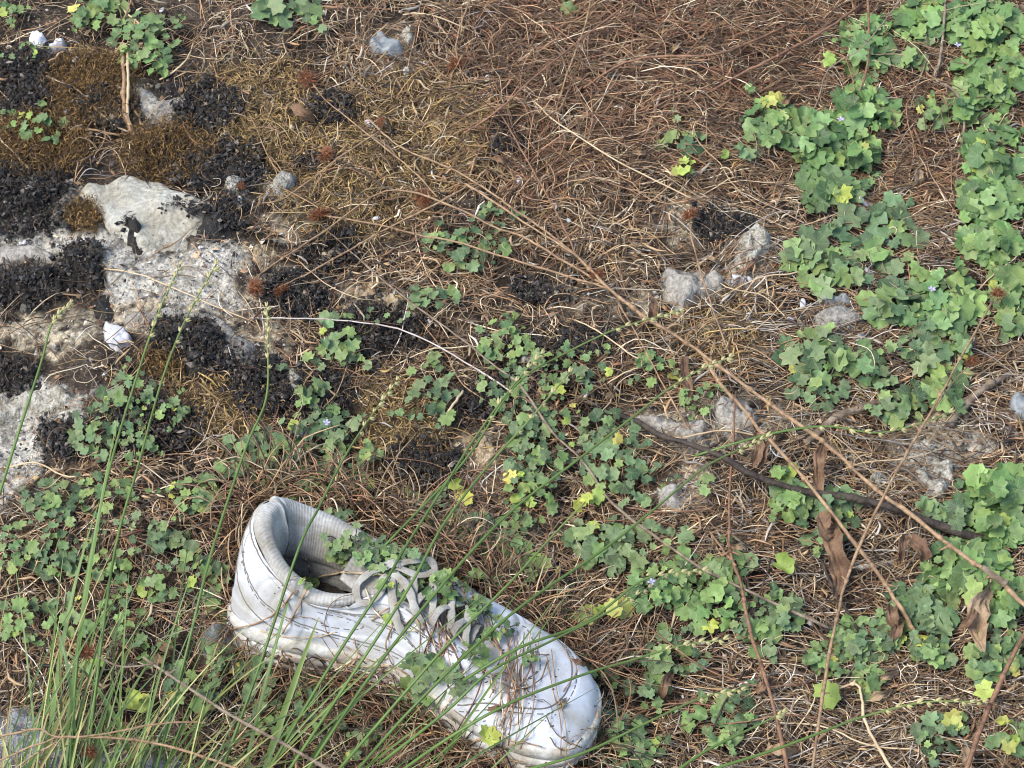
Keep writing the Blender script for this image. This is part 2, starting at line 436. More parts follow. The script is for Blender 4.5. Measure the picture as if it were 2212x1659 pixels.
# ------------------------------------------------------------------ stones and moss mounds: height patches set into the ground
def patch(name, poly_uv, h, edge, m, rough=.1, nf=60, step=.0016, jag=.0035, seed=0, bury=.006, cols=None, h0=0.0, layered=0):
    pw = Pn(np.array([p[0] for p in poly_uv], float), np.array([p[1] for p in poly_uv], float), h0)
    poly = [(a[0], a[1]) for a in pw]
    x0, y0 = pw[:, 0].min() - .008, pw[:, 1].min() - .008; x1, y1 = pw[:, 0].max() + .008, pw[:, 1].max() + .008
    xs = np.arange(x0, x1, step); ys = np.arange(y0, y1, step)
    X, Y = np.meshgrid(xs, ys)
    d = polyd(X + jag * vnoise(X, Y, 55, seed + 1) + jag * .5 * vnoise(X, Y, 170, seed + 4), Y + jag * vnoise(X, Y, 60, seed + 2), poly)
    k = np.clip((d + bury * .4) / edge, 0, 1); prof = k * k * (3 - 2 * k) * .6 + np.sqrt(k) * .4
    if name == 'stone' and seed > 9: rough = min(rough, .22); edge *= .7
    hh = h * (1.5 if h < .0045 or not name == 'stone' else 1.0) * (1 if name != 'stone' else (1.8 if seed > 9 else .95)) * (prof) * (1 + rough * 2 * fbm(X, Y, nf, 5, seed, .6))
    if layered: hh = np.round(hh / layered) * layered * .6 + hh * .4
    Z = G(X, Y) + h0 - bury * (1 - k) + hh - .001
    ok = d > -bury
    idx = -np.ones(X.shape, int)
    fc = ok[:-1, :-1] & ok[1:, :-1] & ok[:-1, 1:] & ok[1:, 1:]
    use = np.zeros(X.shape, bool)
    use[:-1, :-1] |= fc; use[1:, :-1] |= fc; use[:-1, 1:] |= fc; use[1:, 1:] |= fc
    idx[use] = np.arange(use.sum())
    F = np.stack([idx[:-1, :-1], idx[:-1, 1:], idx[1:, 1:], idx[1:, :-1]], -1)[fc]
    if len(F) == 0: return None
    V = np.stack([X, Y, Z], -1)[use]
    c = V.mean(0)
    V = V - c
    o = link(name, mesh_np(name, V, F, m)); o.location = c
    return o

def ell(u, v, ru, rv, n=11, j=.22, seed=0):
    r = random.Random(seed * 7 + int(u) * 13 + int(v))
    ph = r.uniform(0, 6.28)
    return [(u + math.cos(ph + a * 6.283 / n) * ru * (1 + r.uniform(-j, j)), v + math.sin(ph + a * 6.283 / n) * rv * (1 + r.uniform(-j, j))) for a in range(n)]

STONES = [   # polygon, height, edge, material, label, rough, noise freq
 ([K2(*p) for p in [(640, 190), (700, 110), (850, 60), (1000, 25), (1150, 50), (1300, 90), (1430, 150), (1600, 190), (1690, 260), (1650, 330), (1700, 420), (1600, 500), (1530, 530), (1520, 620), (1350, 670), (1150, 700), (1080, 650), (930, 560), (820, 480), (700, 340), (640, 250)]], .0075, .012, 'palestone', 'largest pale cream stone, flat and smooth, with black lumps on it', .10, 25),
 ([K2(*p) for p in [(-300, 600), (0, 595), (250, 600), (450, 640), (510, 700), (480, 790), (200, 800), (60, 780), (-300, 800)]], .006, .008, 'greystone', 'flat grey stone at the left edge above the black moss', .15, 40),
 ([K2(*p) for p in [(950, 1180), (1100, 1090), (1300, 1090), (1600, 1130), (1800, 1190), (2000, 1350), (2060, 1450), (1990, 1620), (1750, 1620), (1700, 1400), (1650, 1300), (1500, 1260), (1200, 1260), (1000, 1270)]], .006, .010, 'greystone', 'curved grey stone hugging the mossy black mound', .2, 50),
 ([K2(*p) for p in [(820, 1250), (1000, 1270), (1015, 1400), (900, 1450), (820, 1360)]], .007, .004, 'quartz', 'white angular quartz stone beside the mossy black mound', .25, 60),
 ([K1(*p) for p in [(1060, 640), (1150, 640), (1300, 800), (1450, 800), (1550, 815), (1500, 950), (1350, 1010), (1180, 1040), (1120, 950), (1060, 800)]], .006, .008, 'greystone', 'grey-brown gritty stone right of the forked tan stalk', .3, 90),
 ([K1(*p) for p in [(780, 950), (950, 900), (1000, 980), (980, 1040), (800, 1040)]], .004, .005, 'roughstone', 'small pale stone touching the left arm of the forked stalk', .3, 90),
 ([K5(*p) for p in [(700, 840), (850, 800), (960, 880), (1000, 960), (1160, 960), (1200, 1090), (1050, 1110), (850, 1040), (740, 930)]], .006, .008, 'warmstone', 'warm buff lumpy stone left of the long pale stalk', .5, 110),
 ([K5(*p) for p in [(-60, 500), (60, 490), (200, 600), (180, 700), (20, 690), (-80, 600)]], .006, .008, 'warmstone', 'sandy stone with a burr stem crossing over it', .4, 100),
 ([K5(*p) for p in [(420, 640), (520, 560), (600, 600), (620, 700), (540, 760), (430, 720)]], .005, .006, 'warmstone', 'small sandy stone under the crossing of two burr stems', .4, 100),
 ([K5(*p) for p in [(300, 920), (380, 930), (460, 1010), (400, 1110), (320, 1060)]], .006, .006, 'warmstone', 'small round buff stone between dark moss lumps', .4, 90),
 ([K6(*p) for p in [(1270, 740), (1600, 730), (1800, 780), (1880, 860), (1850, 960), (1600, 1050), (1430, 1170), (1350, 1100), (1300, 950)]], .006, .009, 'greystone', 'layered grey stone webbed with straw near the white chip', .5, 80),
 ([K6(*p) for p in [(1830, 835), (1900, 810), (2000, 790), (2095, 820), (2060, 862), (1900, 865)]], .005, .003, 'quartz', 'bright white flat chip beside the layered grey stone', .1, 60),
 ([K6(*p) for p in [(1950, 450), (2070, 400), (2203, 400), (2230, 600), (2150, 700), (2020, 700), (1950, 620)]], .008, .008, 'roughstone', 'rough cream stone left of the big-leaved plant', .5, 90),
 ([K9(*p) for p in [(560, 920), (700, 850), (850, 850), (1010, 930), (940, 1005), (700, 1015)]], .006, .007, 'greystone', 'smooth brown-grey stone between two leafy plants', .15, 40),
 ([K9(*p) for p in [(610, 800), (700, 750), (900, 760), (920, 820), (760, 860), (650, 850)]], .005, .006, 'slate', 'dark craggy stone just under the big-leaved plant', .6, 110),
 ([K9(*p) for p in [(830, 1150), (890, 1060), (1000, 1060), (1010, 1130), (920, 1190)]], .005, .005, 'slate', 'small grey stone above the white crumb by two plants', .2, 60),
 ([K8(*p) for p in [(1050, 560), (1300, 520), (1450, 560), (1700, 560), (1730, 780), (1400, 740), (1100, 650)]], .005, .008, 'greystone', 'grey stone lying under the dark bent stick', .6, 90),
 ([K8(*p) for p in [(1750, 420), (1900, 350), (2060, 430), (2110, 600), (1960, 740), (1820, 700), (1740, 560)]], .006, .008, 'greystone', 'grey stone behind the drooping withered brown leaf', .5, 80),
 ([K1(*p) for p in [(230, 350), (340, 320), (440, 350), (540, 360), (530, 400), (430, 400), (300, 425), (240, 400)]], .007, .004, 'quartz', 'white quartz lump near the top left corner', .3, 90),
 ([K3(*p) for p in [(920, 330), (1050, 300), (1200, 390), (1190, 470), (1060, 525), (960, 500), (915, 420)]], .006, .007, 'slate', 'blue-grey stone near the top with thin straws over it', .2, 50),
 ([K3(*p) for p in [(1120, 280), (1230, 290), (1290, 370), (1220, 440), (1150, 380)]], .007, .005, 'roughstone', 'rough cream stone touching the blue-grey one', .4, 90),
 ([K3(*p) for p in [(30, 1570), (180, 1515), (310, 1540), (290, 1620), (150, 1650), (60, 1640)]], .006, .005, 'roughstone', 'pale chalky stone under the thin burr stems', .3, 70),
 ([(-60, 850), (40, 845), (140, 840), (185, 865), (120, 905), (60, 915), (-60, 925)], .005, .008, 'roughstone', 'pale weathered stone at the left edge beside grass stalks', .3, 60),
 ([K7(*p) for p in [(200, 180), (330, 160), (350, 380), (240, 400), (190, 300)]], .005, .006, 'roughstone', 'rough pale stone behind a small leafy sprig', .5, 90),
 ([K7(*p) for p in [(1720, 830), (1850, 730), (2000, 780), (2080, 900), (1960, 1010), (1800, 990)]], .006, .008, 'warmstone', 'buff lichened stone between green grass stalks', .4, 90),
 ([K8(*p) for p in [(1180, 1190), (1400, 1150), (1550, 1230), (1530, 1370), (1350, 1400), (1220, 1330)]], .004, .007, 'greystone', 'brown-grey stone flat under straw, right of the yellow leaf', .4, 80),
 ([K10(*p) for p in [(1320, 430), (1500, 350), (1680, 400), (1640, 600), (1560, 700), (1380, 640)]], .004, .008, 'roughstone', 'crumbly pale stone by the long crossing burr stem', .5, 100),
 ([K10(*p) for p in [(980, 520), (1100, 480), (1140, 560), (1040, 600)]], .005, .004, 'roughstone', 'small cream stone just above the dark bent stick', .4, 90),
 ([K9(*p) for p in [(2030, 1560), (2130, 1540), (2260, 1600), (2260, 1760), (2080, 1720), (2020, 1640)]], .006, .006, 'slate', 'dark slate stone at the right edge', .2, 50),
 ([K9(*p) for p in [(900, 40), (1000, 20), (1030, 70), (980, 110), (910, 90)]], .005, .004, 'quartz', 'small white and grey stone between the leafy masses', .4, 80),
 ([(1120, 790), (1130, 775), (1160, 780), (1165, 800), (1140, 808)], .004, .004, 'greystone', 'small grey stone among straw right of the silvery stem', .3, 80),
 ([K2(*p) for p in [(1820, 80), (1900, 60), (1980, 110), (1960, 200), (1870, 220), (1800, 160)]], .005, .005, 'roughstone', 'pale stone with a small burr lying on it', .3, 80),
]
for i, (poly, h, e, m, lab, ro, nf) in enumerate(STONES):
    o = patch('stone', poly, h, e, M[m], ro, nf, seed=i, step=.0015)
    if o: tag(o, lab, 'stone', 'stones lying in the litter')

MOSS = [  # ellipse, height, kind, label
 (ell(60, 440, 78, 62), .012, 'b', 'big black moss mound at the left edge above the flat grey stone'),
 (ell(178, 590, 52, 42), .012, 'b', 'round black moss lump between mortar and the grassy left edge'),
 (ell(60, 620, 80, 50), .012, 'b', 'wide black moss mound at the left edge under the flat grey stone'),
 (ell(215, 665, 40, 26), .007, 'b', 'low black moss lump with straw crossing on it'),
 (ell(405, 745, 78, 40), .014, 'b', 'black moss mound held in the curve of the grey stone'),
 (ell(450, 790, 65, 32), .010, 'b', 'black crumbly moss lump right under the curved grey stone'),
 (ell(400, 474, 52, 18), .008, 'b', 'flat black moss scrap on the right part of the cream stone'),
 (ell(480, 485, 45, 38), .009, 'b', 'black moss clump at the right end of the cream stone'),
 (ell(282, 508, 26, 34, j=.3), .018, 'b', 'upright black lump standing on the cream stone'),
 (ell(50, 150, 52, 28), .008, 'b', 'black moss clump near the top left edge, the upper of two'),
 (ell(60, 205, 50, 32), .008, 'b', 'black moss clump near the top left edge, the lower of two'),
 (ell(190, 150, 55, 26), .007, 'n', 'brown moss cushion left of the leafy plant, the upper one'),
 (ell(195, 222, 62, 40), .009, 'n', 'brown moss cushion left of the forked tan stalk'),
 (ell(70, 335, 78, 42), .009, 'n', 'broad brown moss cushion at the left edge'),
 (ell(350, 325, 72, 48), .009, 'n', 'brown moss cushion right under the foot of the forked stalk'),
 (ell(172, 475, 36, 32), .009, 'n', 'small tufty brown moss cushion left of the cream stone'),
 (ell(165, 360, 45, 30), .007, 'b', 'black moss clump between the broad brown cushion and the cream stone'),
 (ell(365, 190, 38, 24), .007, 'b', 'small black moss clump right of the forked stalk'),
 (ell(445, 265, 40, 34), .007, 'b', 'black moss clump beside the gritty grey-brown stone'),
 (ell(480, 366, 56, 26), .009, 'b', 'black moss clump above the right end of the cream stone'),
 (ell(655, 360, 30, 20), .006, 'b', 'small black moss lump left of a burr'),
 (ell(725, 535, 40, 28), .008, 'b', 'black moss lump under the crossing burr stems'),
 (ell(655, 640, 42, 34), .009, 'b', 'black moss lump right of the burr cluster'),
 (ell(700, 655, 22, 30), .008, 'b', 'narrow black moss lump above the silvery stem'),
 (ell(20, 800, 40, 36), .010, 'b', 'black moss lump at the left edge below the pale grit'),
 (ell(75, 835, 36, 24), .007, 'b', 'low black moss lump beside the green grass stalk'),
 (ell(575, 800, 34, 30), .008, 'b', 'black moss lump left of the lowest sprig by the grey stone'),
 (ell(560, 860, 55, 40), .009, 'b', 'large black moss lump over the big leaves by the shoe'),
 (ell(860, 725, 60, 24), .007, 'b', 'flat black moss patch just under the silvery stem'),
 (ell(700, 210, 38, 16), .005, 'b', 'flat black moss patch below the upper burr'),
 (ell(1105, 322, 24, 20), .006, 'b', 'lone small black moss lump in the straw'),
 (ell(120, 970, 55, 34), .009, 'b', 'black moss lump among leaves above the grass'),
 (ell(400, 945, 52, 26), .007, 'n', 'low brown moss patch in the lower left among leaves'),
 (ell(1175, 745, 36, 22), .006, 'g', 'dark green moss tuft right of the silvery stem'),
 (ell(1045, 330, 12, 8), .004, 'b', 'tiny black moss lump in the ochre litter'),
 (ell(1050, 855, 34, 24), .007, 'b', 'black moss lump beside the broken straw'),
 (ell(1520, 500, 40, 18), .006, 'b', 'black moss lump between burr stem and cream stone'),
]
M['greenmoss'] = mat('green_moss', (.030, .050, .012), rough=.8, col2=(.02, .025, .01), nscale=300, bump=(700, 1, .003))
MOSSPOLY = []
for i, (poly, h, k, lab) in enumerate(MOSS):
    o = patch('moss_clump', poly, h * .62, .012, M[{'b': 'blackmoss', 'n': 'brownmoss', 'g': 'greenmoss'}[k]], .20 if k == 'b' else .16, 70, step=.0012, jag=.006, seed=50 + i, bury=.004)
    if o: tag(o, lab, 'moss', 'moss clumps'); MOSSPOLY.append((poly, k, h, o))

# ------------------------------------------------------------------ strands (vectorised)
def strands(name, xy, ang, length, rad, curl, lift, cols, sides=3, segs=5, wob=.25, base=None, tilt=None, mat_='straw', endlift=None, parent=None, kind='stuff'):
    n = len(xy)
    st = (length / segs)[:, None]
    dth = curl[:, None] / segs + RNG.normal(0, wob, (n, segs)) / segs * 2
    th = ang[:, None] + np.concatenate([np.zeros((n, 1)), np.cumsum(dth, 1)], 1)
    dx = np.cos(th[:, :-1]) * st; dy = np.sin(th[:, :-1]) * st
    x = xy[:, :1] + np.concatenate([np.zeros((n, 1)), np.cumsum(dx, 1)], 1)
    y = xy[:, 1:2] + np.concatenate([np.zeros((n, 1)), np.cumsum(dy, 1)], 1)
    t = np.linspace(0, 1, segs + 1)[None, :]
    e = RNG.uniform(0, 1, (n, 1))
    prof = lift[:, None] * (np.sin(math.pi * t) * (1 - e) + t * e)
    if endlift is not None: prof = prof + endlift[:, None] * t
    zz = G(x, y) + (0 if base is None else base[:, None]) + prof + rad[:, None] * .8
    p = np.stack([x, y, zz], -1)
    tg = np.gradient(p, axis=1); tg /= np.linalg.norm(tg, axis=2)[..., None] + 1e-12
    a = np.cross(tg, np.array([0, 0, 1.0])); a /= np.linalg.norm(a, axis=2)[..., None] + 1e-9
    b = np.cross(a, tg)
    taper = np.clip(1.15 - np.abs(2 * t - 1) ** 3 * .75, 0, 1)
    R = rad[:, None] * taper
    if sides == 2:
        tl = RNG.uniform(-1.2, 1.2, (n, 1)) if tilt is None else tilt[:, None]
        s = a * np.cos(tl)[..., None] + b * np.sin(tl)[..., None]
        v = np.stack([p - s * R[..., None], p + s * R[..., None]], 2)
        i = (np.arange(n)[:, None] * (segs + 1) + np.arange(segs)[None, :]) * 2
        F = np.stack([i, i + 1, i + 3, i + 2], -1).reshape(-1, 4)
    else:
        an = np.arange(sides) / sides * 2 * math.pi + .5
        v = p[:, :, None, :] + R[:, :, None, None] * (np.cos(an)[:, None] * a[:, :, None, :] + np.sin(an)[:, None] * b[:, :, None, :])
        i = ((np.arange(n)[:, None] * (segs + 1) + np.arange(segs)[None, :]) * sides)[..., None]
        j = np.arange(sides)[None, None, :]; j2 = (j + 1) % sides
        F = np.stack([i + j, i + j2, i + sides + j2, i + sides + j], -1).reshape(-1, 4)
    cc = np.repeat(cols, (segs + 1) * sides, axis=0)
    return mesh_np(name, v.reshape(-1, 3), F, M[mat_], cc)

PAL = {
 'tan': [(.38, .26, .14), (.50, .37, .22), (.30, .19, .095), (.20, .12, .062), (.64, .52, .35), (.14, .085, .048), (.34, .22, .115), (.08, .052, .034), (.34, .19, .095), (.25, .14, .07)],
 'red': [(.25, .125, .065), (.31, .17, .095), (.17, .078, .042), (.40, .24, .135), (.12, .058, .036), (.24, .115, .06), (.33, .21, .12)],
 'ochre': [(.36, .24, .085), (.43, .29, .12), (.26, .16, .055), (.19, .125, .05), (.33, .235, .115)],
 'dark': [(.07, .046, .030), (.10, .062, .036), (.045, .034, .026), (.14, .085, .05)],
 'grey': [(.40, .34, .27), (.55, .49, .41), (.31, .26, .21), (.22, .18, .14)],
}
PAL = {k: np.array(v) for k, v in PAL.items()}
def pick(names_p, n):
    """names_p: dict name -> weight array (n,)"""
    ks = list(names_p); W = np.stack([np.broadcast_to(names_p[k], (n,)) for k in ks], 1) + 1e-9
    W = W.cumsum(1) / W.sum(1)[:, None]
    ch = (RNG.random((n, 1)) > W).sum(1)
    out = np.zeros((n, 3))
    for i, k in enumerate(ks):
        mk = ch == i
        out[mk] = PAL[k][RNG.integers(0, len(PAL[k]), mk.sum())]
    return out * RNG.uniform(.28, 1.55, (n, 1))

def scatter(n, ulo=-90, uhi=2300, vlo=-110, vhi=1800, dens=None):
    res = np.zeros((0, 2)); uvs = np.zeros((0, 2))
    while len(res) < n:
        xy = np.stack([RNG.uniform(-.46, .46, n * 2), RNG.uniform(-.42, .47, n * 2)], 1)
        u, v = toUV(np.concatenate([xy, np.zeros((len(xy), 1))], 1))
        ok = (u > ulo) & (u < uhi) & (v > vlo) & (v < vhi)
        if dens is not None:
            ok &= RNG.random(len(u)) < dens(u, v)
        res = np.concatenate([res, xy[ok]]); uvs = np.concatenate([uvs, np.stack([u, v], 1)[ok]])
    return res[:n], uvs[:n, 0], uvs[:n, 1]

BARE = [s[0] for s in STONES[:9]] + [STONES[10][0], STONES[12][0], STONES[16][0], STONES[17][0], STONES[13][0], STONES[19][0], STONES[4][0], STONES[22][0]]
def litter_density(u, v):
    zz = zones(u, v)
    d = np.clip(.50 + .55 * vnoise(u, v, .011, 31) + .45 * vnoise(u, v, .034, 33), .06, 1)
    d = np.where((v < 420) & (u > 900), np.maximum(d, .5), d)
    leftfade = np.clip((u - 150) / 650, .25, 1)                      # the left side is mossy and stony, with less straw
    leftfade = np.where(v > 950, np.maximum(leftfade, .8), leftfade)
    d = d * leftfade
    d *= 1 - .88 * zz['mortar']
    d *= 1 - .9 * zz['black']
    d *= 1 - .8 * zz['brown']
    d *= 1 - .62 * zz['pale']
    for p in BARE:
        d *= np.where(polyd(u, v, p) > 2, .09, 1)
    return np.clip(d, 0, 1)

def zone_cols(u, v, n, darkw=.15):
    zz = zones(u, v)
    return pick({'tan': np.clip(1 - zz['red'] * .75, 0, 1), 'red': zz['red'] * .7 + .12, 'ochre': zz['ochre'] * .8 + .04,
                 'dark': np.full(n, darkw) + .3 * zz['black'], 'grey': np.full(n, .12) + .2 * (u > 1500) * (v > 500)}, n)

# 1. matted fine straw (three layers)
n = 38000
xy, u, v = scatter(n, dens=litter_density)
ang = RNG.uniform(0, 2 * math.pi, n)
L = RNG.gamma(3.2, .0065, n).clip(.006, .075)
me = strands('dry_straw', xy, ang, L, RNG.uniform(.00016, .00040, n), RNG.normal(0, .9, n), RNG.uniform(0, .006, n), zone_cols(u, v, n), sides=2, segs=5, wob=.38, base=RNG.uniform(0, .003, n))
tag(link('dry_straw', me), 'matted dry straw and thread-like stems covering the ground', kind='stuff')
n = 9000
xy, u, v = scatter(n, dens=litter_density)
L = RNG.gamma(3.0, .011, n).clip(.010, .11)
me = strands('dry_stems', xy, RNG.uniform(0, 2 * math.pi, n), L, RNG.uniform(.00024, .00052, n), RNG.normal(0, .75, n), RNG.uniform(0.001, .009, n), zone_cols(u, v, n, .04), sides=3, segs=7, wob=.34, base=RNG.uniform(.001, .004, n))
tag(link('dry_stems', me), 'loose curling dry stems lying over the matted straw', kind='stuff')
# 1b. combed horizontal straw on the right half, reddish brush at the top
def dens_red(u, v): return np.clip(zones(u, v)['red'] * 1.2 * np.clip((u - 900) / 250, 0, 1), 0, 1)
n = 2600
xy, u, v = scatter(n, dens=dens_red)
L = RNG.gamma(3.2, .016, n).clip(.02, .15)
ang = np.where(RNG.random(n) < .35, RNG.normal(.45, .55, n), RNG.uniform(0, 6.28, n))
me = strands('dry_brush', xy, ang, L, RNG.uniform(.00018, .00046, n), RNG.normal(0, .7, n), RNG.uniform(.002, .016, n), pick({'red': np.ones(n), 'tan': np.full(n, 1.0), 'dark': np.full(n, .25)}, n), sides=4, segs=7, wob=.42, base=RNG.uniform(.002, .006, n))
tag(link('dry_brush', me), 'reddish brown tangled dead brush across the top of the picture', kind='stuff')
def dens_right(u, v): return np.clip((u - 1250) / 300, 0, 1) * litter_density(u, v)
n = 5500
xy, u, v = scatter(n, dens=dens_right)
L = RNG.gamma(3.2, .012, n).clip(.015, .1)
me = strands('combed_straw', xy, RNG.normal(0, .35, n) + math.pi * RNG.integers(0, 2, n), L, RNG.uniform(.0002, .0005, n), RNG.normal(0, .6, n), RNG.uniform(.001, .007, n), zone_cols(u, v, n, .05), sides=3, segs=6, wob=.35, base=RNG.uniform(.002, .006, n))
tag(link('combed_straw', me), 'pale straw lying mostly one way on the right side', kind='stuff')

n = 2600
xy, u, v = scatter(n, dens=lambda u, v: litter_density(u, v))
me = strands('curled_threads', xy, RNG.uniform(0, 6.28, n), RNG.uniform(.008, .034, n), RNG.uniform(.00018, .00036, n), RNG.normal(0, 3.4, n), RNG.uniform(.001, .012, n), PAL['tan'][RNG.integers(0, 5, n)] * RNG.uniform(.8, 1.25, (n, 1)), sides=3, segs=8, wob=1.0, base=RNG.uniform(.003, .008, n))
tag(link('curled_threads', me), 'curly pale dry threads standing out of the litter', kind='stuff')
n = 2600
xy, u, v = scatter(n, dens=litter_density)
me = strands('broken_bits', xy, RNG.uniform(0, 6.28, n), RNG.uniform(.006, .022, n), RNG.uniform(.0005, .0012, n), RNG.normal(0, .5, n), RNG.uniform(.000, .003, n), zone_cols(u, v, n, .3), sides=4, segs=3, wob=.6, base=RNG.uniform(.003, .008, n), mat_='straw')
tag(link('broken_bits', me), 'short broken pieces of stem in the litter', kind='stuff')

# 2. chaff and crumbs
def flakes(name, xy, size, cols, flat=.35, base=.001, mat_='straw', up=.003):
    n = len(xy)
    q = np.array([[1, 0, 0], [-1, 0, 0], [0, 1, 0], [0, -1, 0], [0, 0, 1], [0, 0, -1]], float)
    f = np.array([[0, 2, 4], [2, 1, 4], [1, 3, 4], [3, 0, 4], [2, 0, 5], [1, 2, 5], [3, 1, 5], [0, 3, 5]])
    A = RNG.normal(size=(n, 3)); A[:, 2] *= .5; A /= np.linalg.norm(A, axis=1)[:, None]
    B = np.cross(A, RNG.normal(size=(n, 3)) * .4 + np.array([0, 0, 1])); B /= np.linalg.norm(B, axis=1)[:, None]
    D = np.cross(A, B)
    s = size[:, None]
    asp = RNG.uniform(.35, .8, (n, 1))
    vv = (q[None, :, 0:1] * (A * s)[:, None, :] + q[None, :, 1:2] * (B * s * asp)[:, None, :] + q[None, :, 2:3] * (D * s * asp * flat)[:, None, :])
    vv *= RNG.uniform(.7, 1.2, (n, 6, 1))
    c = np.stack([xy[:, 0], xy[:, 1], G(xy[:, 0], xy[:, 1]) + base + RNG.uniform(0, up, n)], -1)
    vv += c[:, None, :]
    F = (f[None] + np.arange(n)[:, None, None] * 6).reshape(-1, 3)
    return mesh_np(name, vv.reshape(-1, 3), F, M[mat_], np.repeat(cols, 6, axis=0), smooth=False)
n = 30000
xy, u, v = scatter(n, dens=lambda u, v: .25 + .75 * litter_density(u, v))
tag(link('chaff', flakes('chaff', xy, RNG.gamma(3, .0005, n).clip(.0005, .0045), zone_cols(u, v, n, .4), .3)), 'bits of chaff, bark and crumbled leaf in the straw', kind='stuff')
n = 9000
xy, u, v = scatter(n, dens=lambda u, v: np.clip(zones(u, v)['mortar'] * 1.2 + zones(u, v)['pale'] * .8 + .09, 0, 1))
gc = RNG.uniform(.12, .55, (n, 1)) * np.array([1, .95, .86]); gc[RNG.random(n) < .3] *= .16
tag(link('grit', flakes('grit', xy, RNG.gamma(2.2, .0004, n).clip(.0003, .0024), gc, .8, base=.002, up=.001)), 'pale and dark grit on the crumbling mortar', kind='stuff')
# crumbly bits heaped on the black moss
bpy.context.view_layer.update()
def bvh_of(objs):
    V = []; Fs = []; n = 0
    for o in objs:
        me = o.data; co = np.zeros(len(me.vertices) * 3, np.float32); me.vertices.foreach_get('co', co)
        co = co.reshape(-1, 3)
        mw = np.array(o.matrix_world); co = co @ mw[:3, :3].T + mw[:3, 3]
        V.append(co)
        Fs += [tuple(n + k for k in p.vertices) for p in me.polygons]
        n += len(co)
    return BVHTree.FromPolygons([tuple(x) for x in np.concatenate(V)], Fs)
TOP = bvh_of([m_[3] for m_ in MOSSPOLY])
def above(xy):
    """height of the moss mounds over the plain ground level at each xy"""
    g = G(xy[:, 0], xy[:, 1]); out = np.zeros(len(xy))
    dn = Vector((0, 0, -1))
    for i in range(len(xy)):
        h = TOP.ray_cast(Vector((xy[i, 0], xy[i, 1], .2)), dn)
        if h[0] is not None: out[i] = max(0, h[0].z - g[i])
    return out
n = 17000
xy, u, v = scatter(n, dens=lambda u, v: zones(u, v)['black'])
cc = RNG.uniform(.25, 1.6, (n, 1)) * np.array([.024, .020, .017]); cc[RNG.random(n) < .05] = (.22, .18, .14)
tag(link('moss_crumbs', flakes('moss_crumbs', xy, RNG.gamma(3, .0006, n).clip(.0005, .0042), cc, .8, base=np.maximum(above(xy) + .0005, RNG.uniform(.003, .007, n)), up=.003)), 'black crumbly moss bits', kind='stuff')

# 3. moss fibres
def fibres(name, lst, n, pal, rad, leng, lift, lab, base=.004, up=.6):
    dens = lambda u, v: blob(u, v, lst) * .9
    xy, u, v = scatter(n, dens=dens)
    cc = pick({pal: np.ones(n), 'dark': np.full(n, .35)}, n)
    me = strands(name, xy, RNG.uniform(0, 6.28, n), RNG.uniform(*leng, n), RNG.uniform(*rad, n), RNG.normal(0, 2, n), RNG.uniform(*lift, n), cc, sides=2, segs=4, wob=.8, base=np.maximum(above(xy), RNG.uniform(0, base, n)) , endlift=RNG.uniform(0, up * .006, n), mat_='fibre')
    tag(link(name, me), lab, kind='stuff')
PAL['bm'] = np.array([(.15, .085, .025), (.22, .13, .04), (.10, .055, .018), (.27, .165, .06)])
PAL['bk'] = np.array([(.035, .028, .021), (.06, .045, .03), (.10, .075, .05), (.02, .018, .016)])
fibres('brown_moss_fibres', [(a[0], a[1], a[2] * 1.0, a[3] * 1.0) for a in BROWNZ], 16000, 'bm', (.00015, .0003), (.002, .006), (0, .003), 'short brown moss fibres on the cushions', base=.010)
fibres('black_moss_fibres', BLACKZ, 13000, 'bk', (.00012, .0003), (.002, .007), (0, .004), 'dark fibres over the black moss', base=.011)
fibres('ochre_moss', OCHREZ, 14000, 'ochre', (.00016, .00034), (.003, .011), (0, .003), 'curly ochre feather moss', base=.005)


# ------------------------------------------------------------------ the shoe
def closed_cr(pts, n):
    """closed Catmull-Rom through pts, sampled at n equal parameter steps"""
    p = np.array(pts, float); m = len(p)
    t = np.arange(n) / n * m; i = t.astype(int); f = (t - i)[:, None]
    a, b, c, d = p[(i - 1) % m], p[i % m], p[(i + 1) % m], p[(i + 2) % m]
    return .5 * (2 * b + (c - a) * f + (2 * a - 5 * b + 4 * c - d) * f * f + (3 * b - a - 3 * c + d) * f ** 3)

# sole outline (x heel to toe, y: - is the side facing the camera) and top line, matched point by point
B_ = [(0, 0), (.006, -.024), (.032, -.036), (.068, -.035), (.105, -.030), (.145, -.031), (.185, -.044), (.225, -.053), (.264, -.050), (.290, -.033),
      (.298, .002), (.289, .035), (.264, .051), (.225, .055), (.185, .054), (.145, .048), (.105, .042), (.068, .038), (.032, .036), (.006, .024)]
T_ = [(.012, 0, .108), (.018, -.022, .101), (.042, -.036, .080), (.070, -.040, .068), (.098, -.035, .073), (.120, -.023, .083), (.143, -.019, .079), (.165, -.017, .071),
      (.186, -.014, .063), (.197, -.008, .059), (.201, 0, .058), (.197, .008, .059), (.186, .014, .064), (.165, .017, .073), (.143, .019, .081), (.120, .023, .087), (.098, .036, .082), (.070, .040, .082), (.042, .037, .090), (.018, .022, .103)]
NPH, NT = 640, 80
Bc = closed_cr(B_, NPH); Tc = closed_cr(T_, NPH)
BEND = 1.0
def bend(a):
    a = a.copy(); a[..., 1] -= BEND * np.clip(a[..., 0] - .12, 0, 1) ** 2
    return a
Tc[:, 2] += .007 * np.clip(1 - np.abs(Tc[:, 0] - .06) / .09, 0, 1)
MID = .030
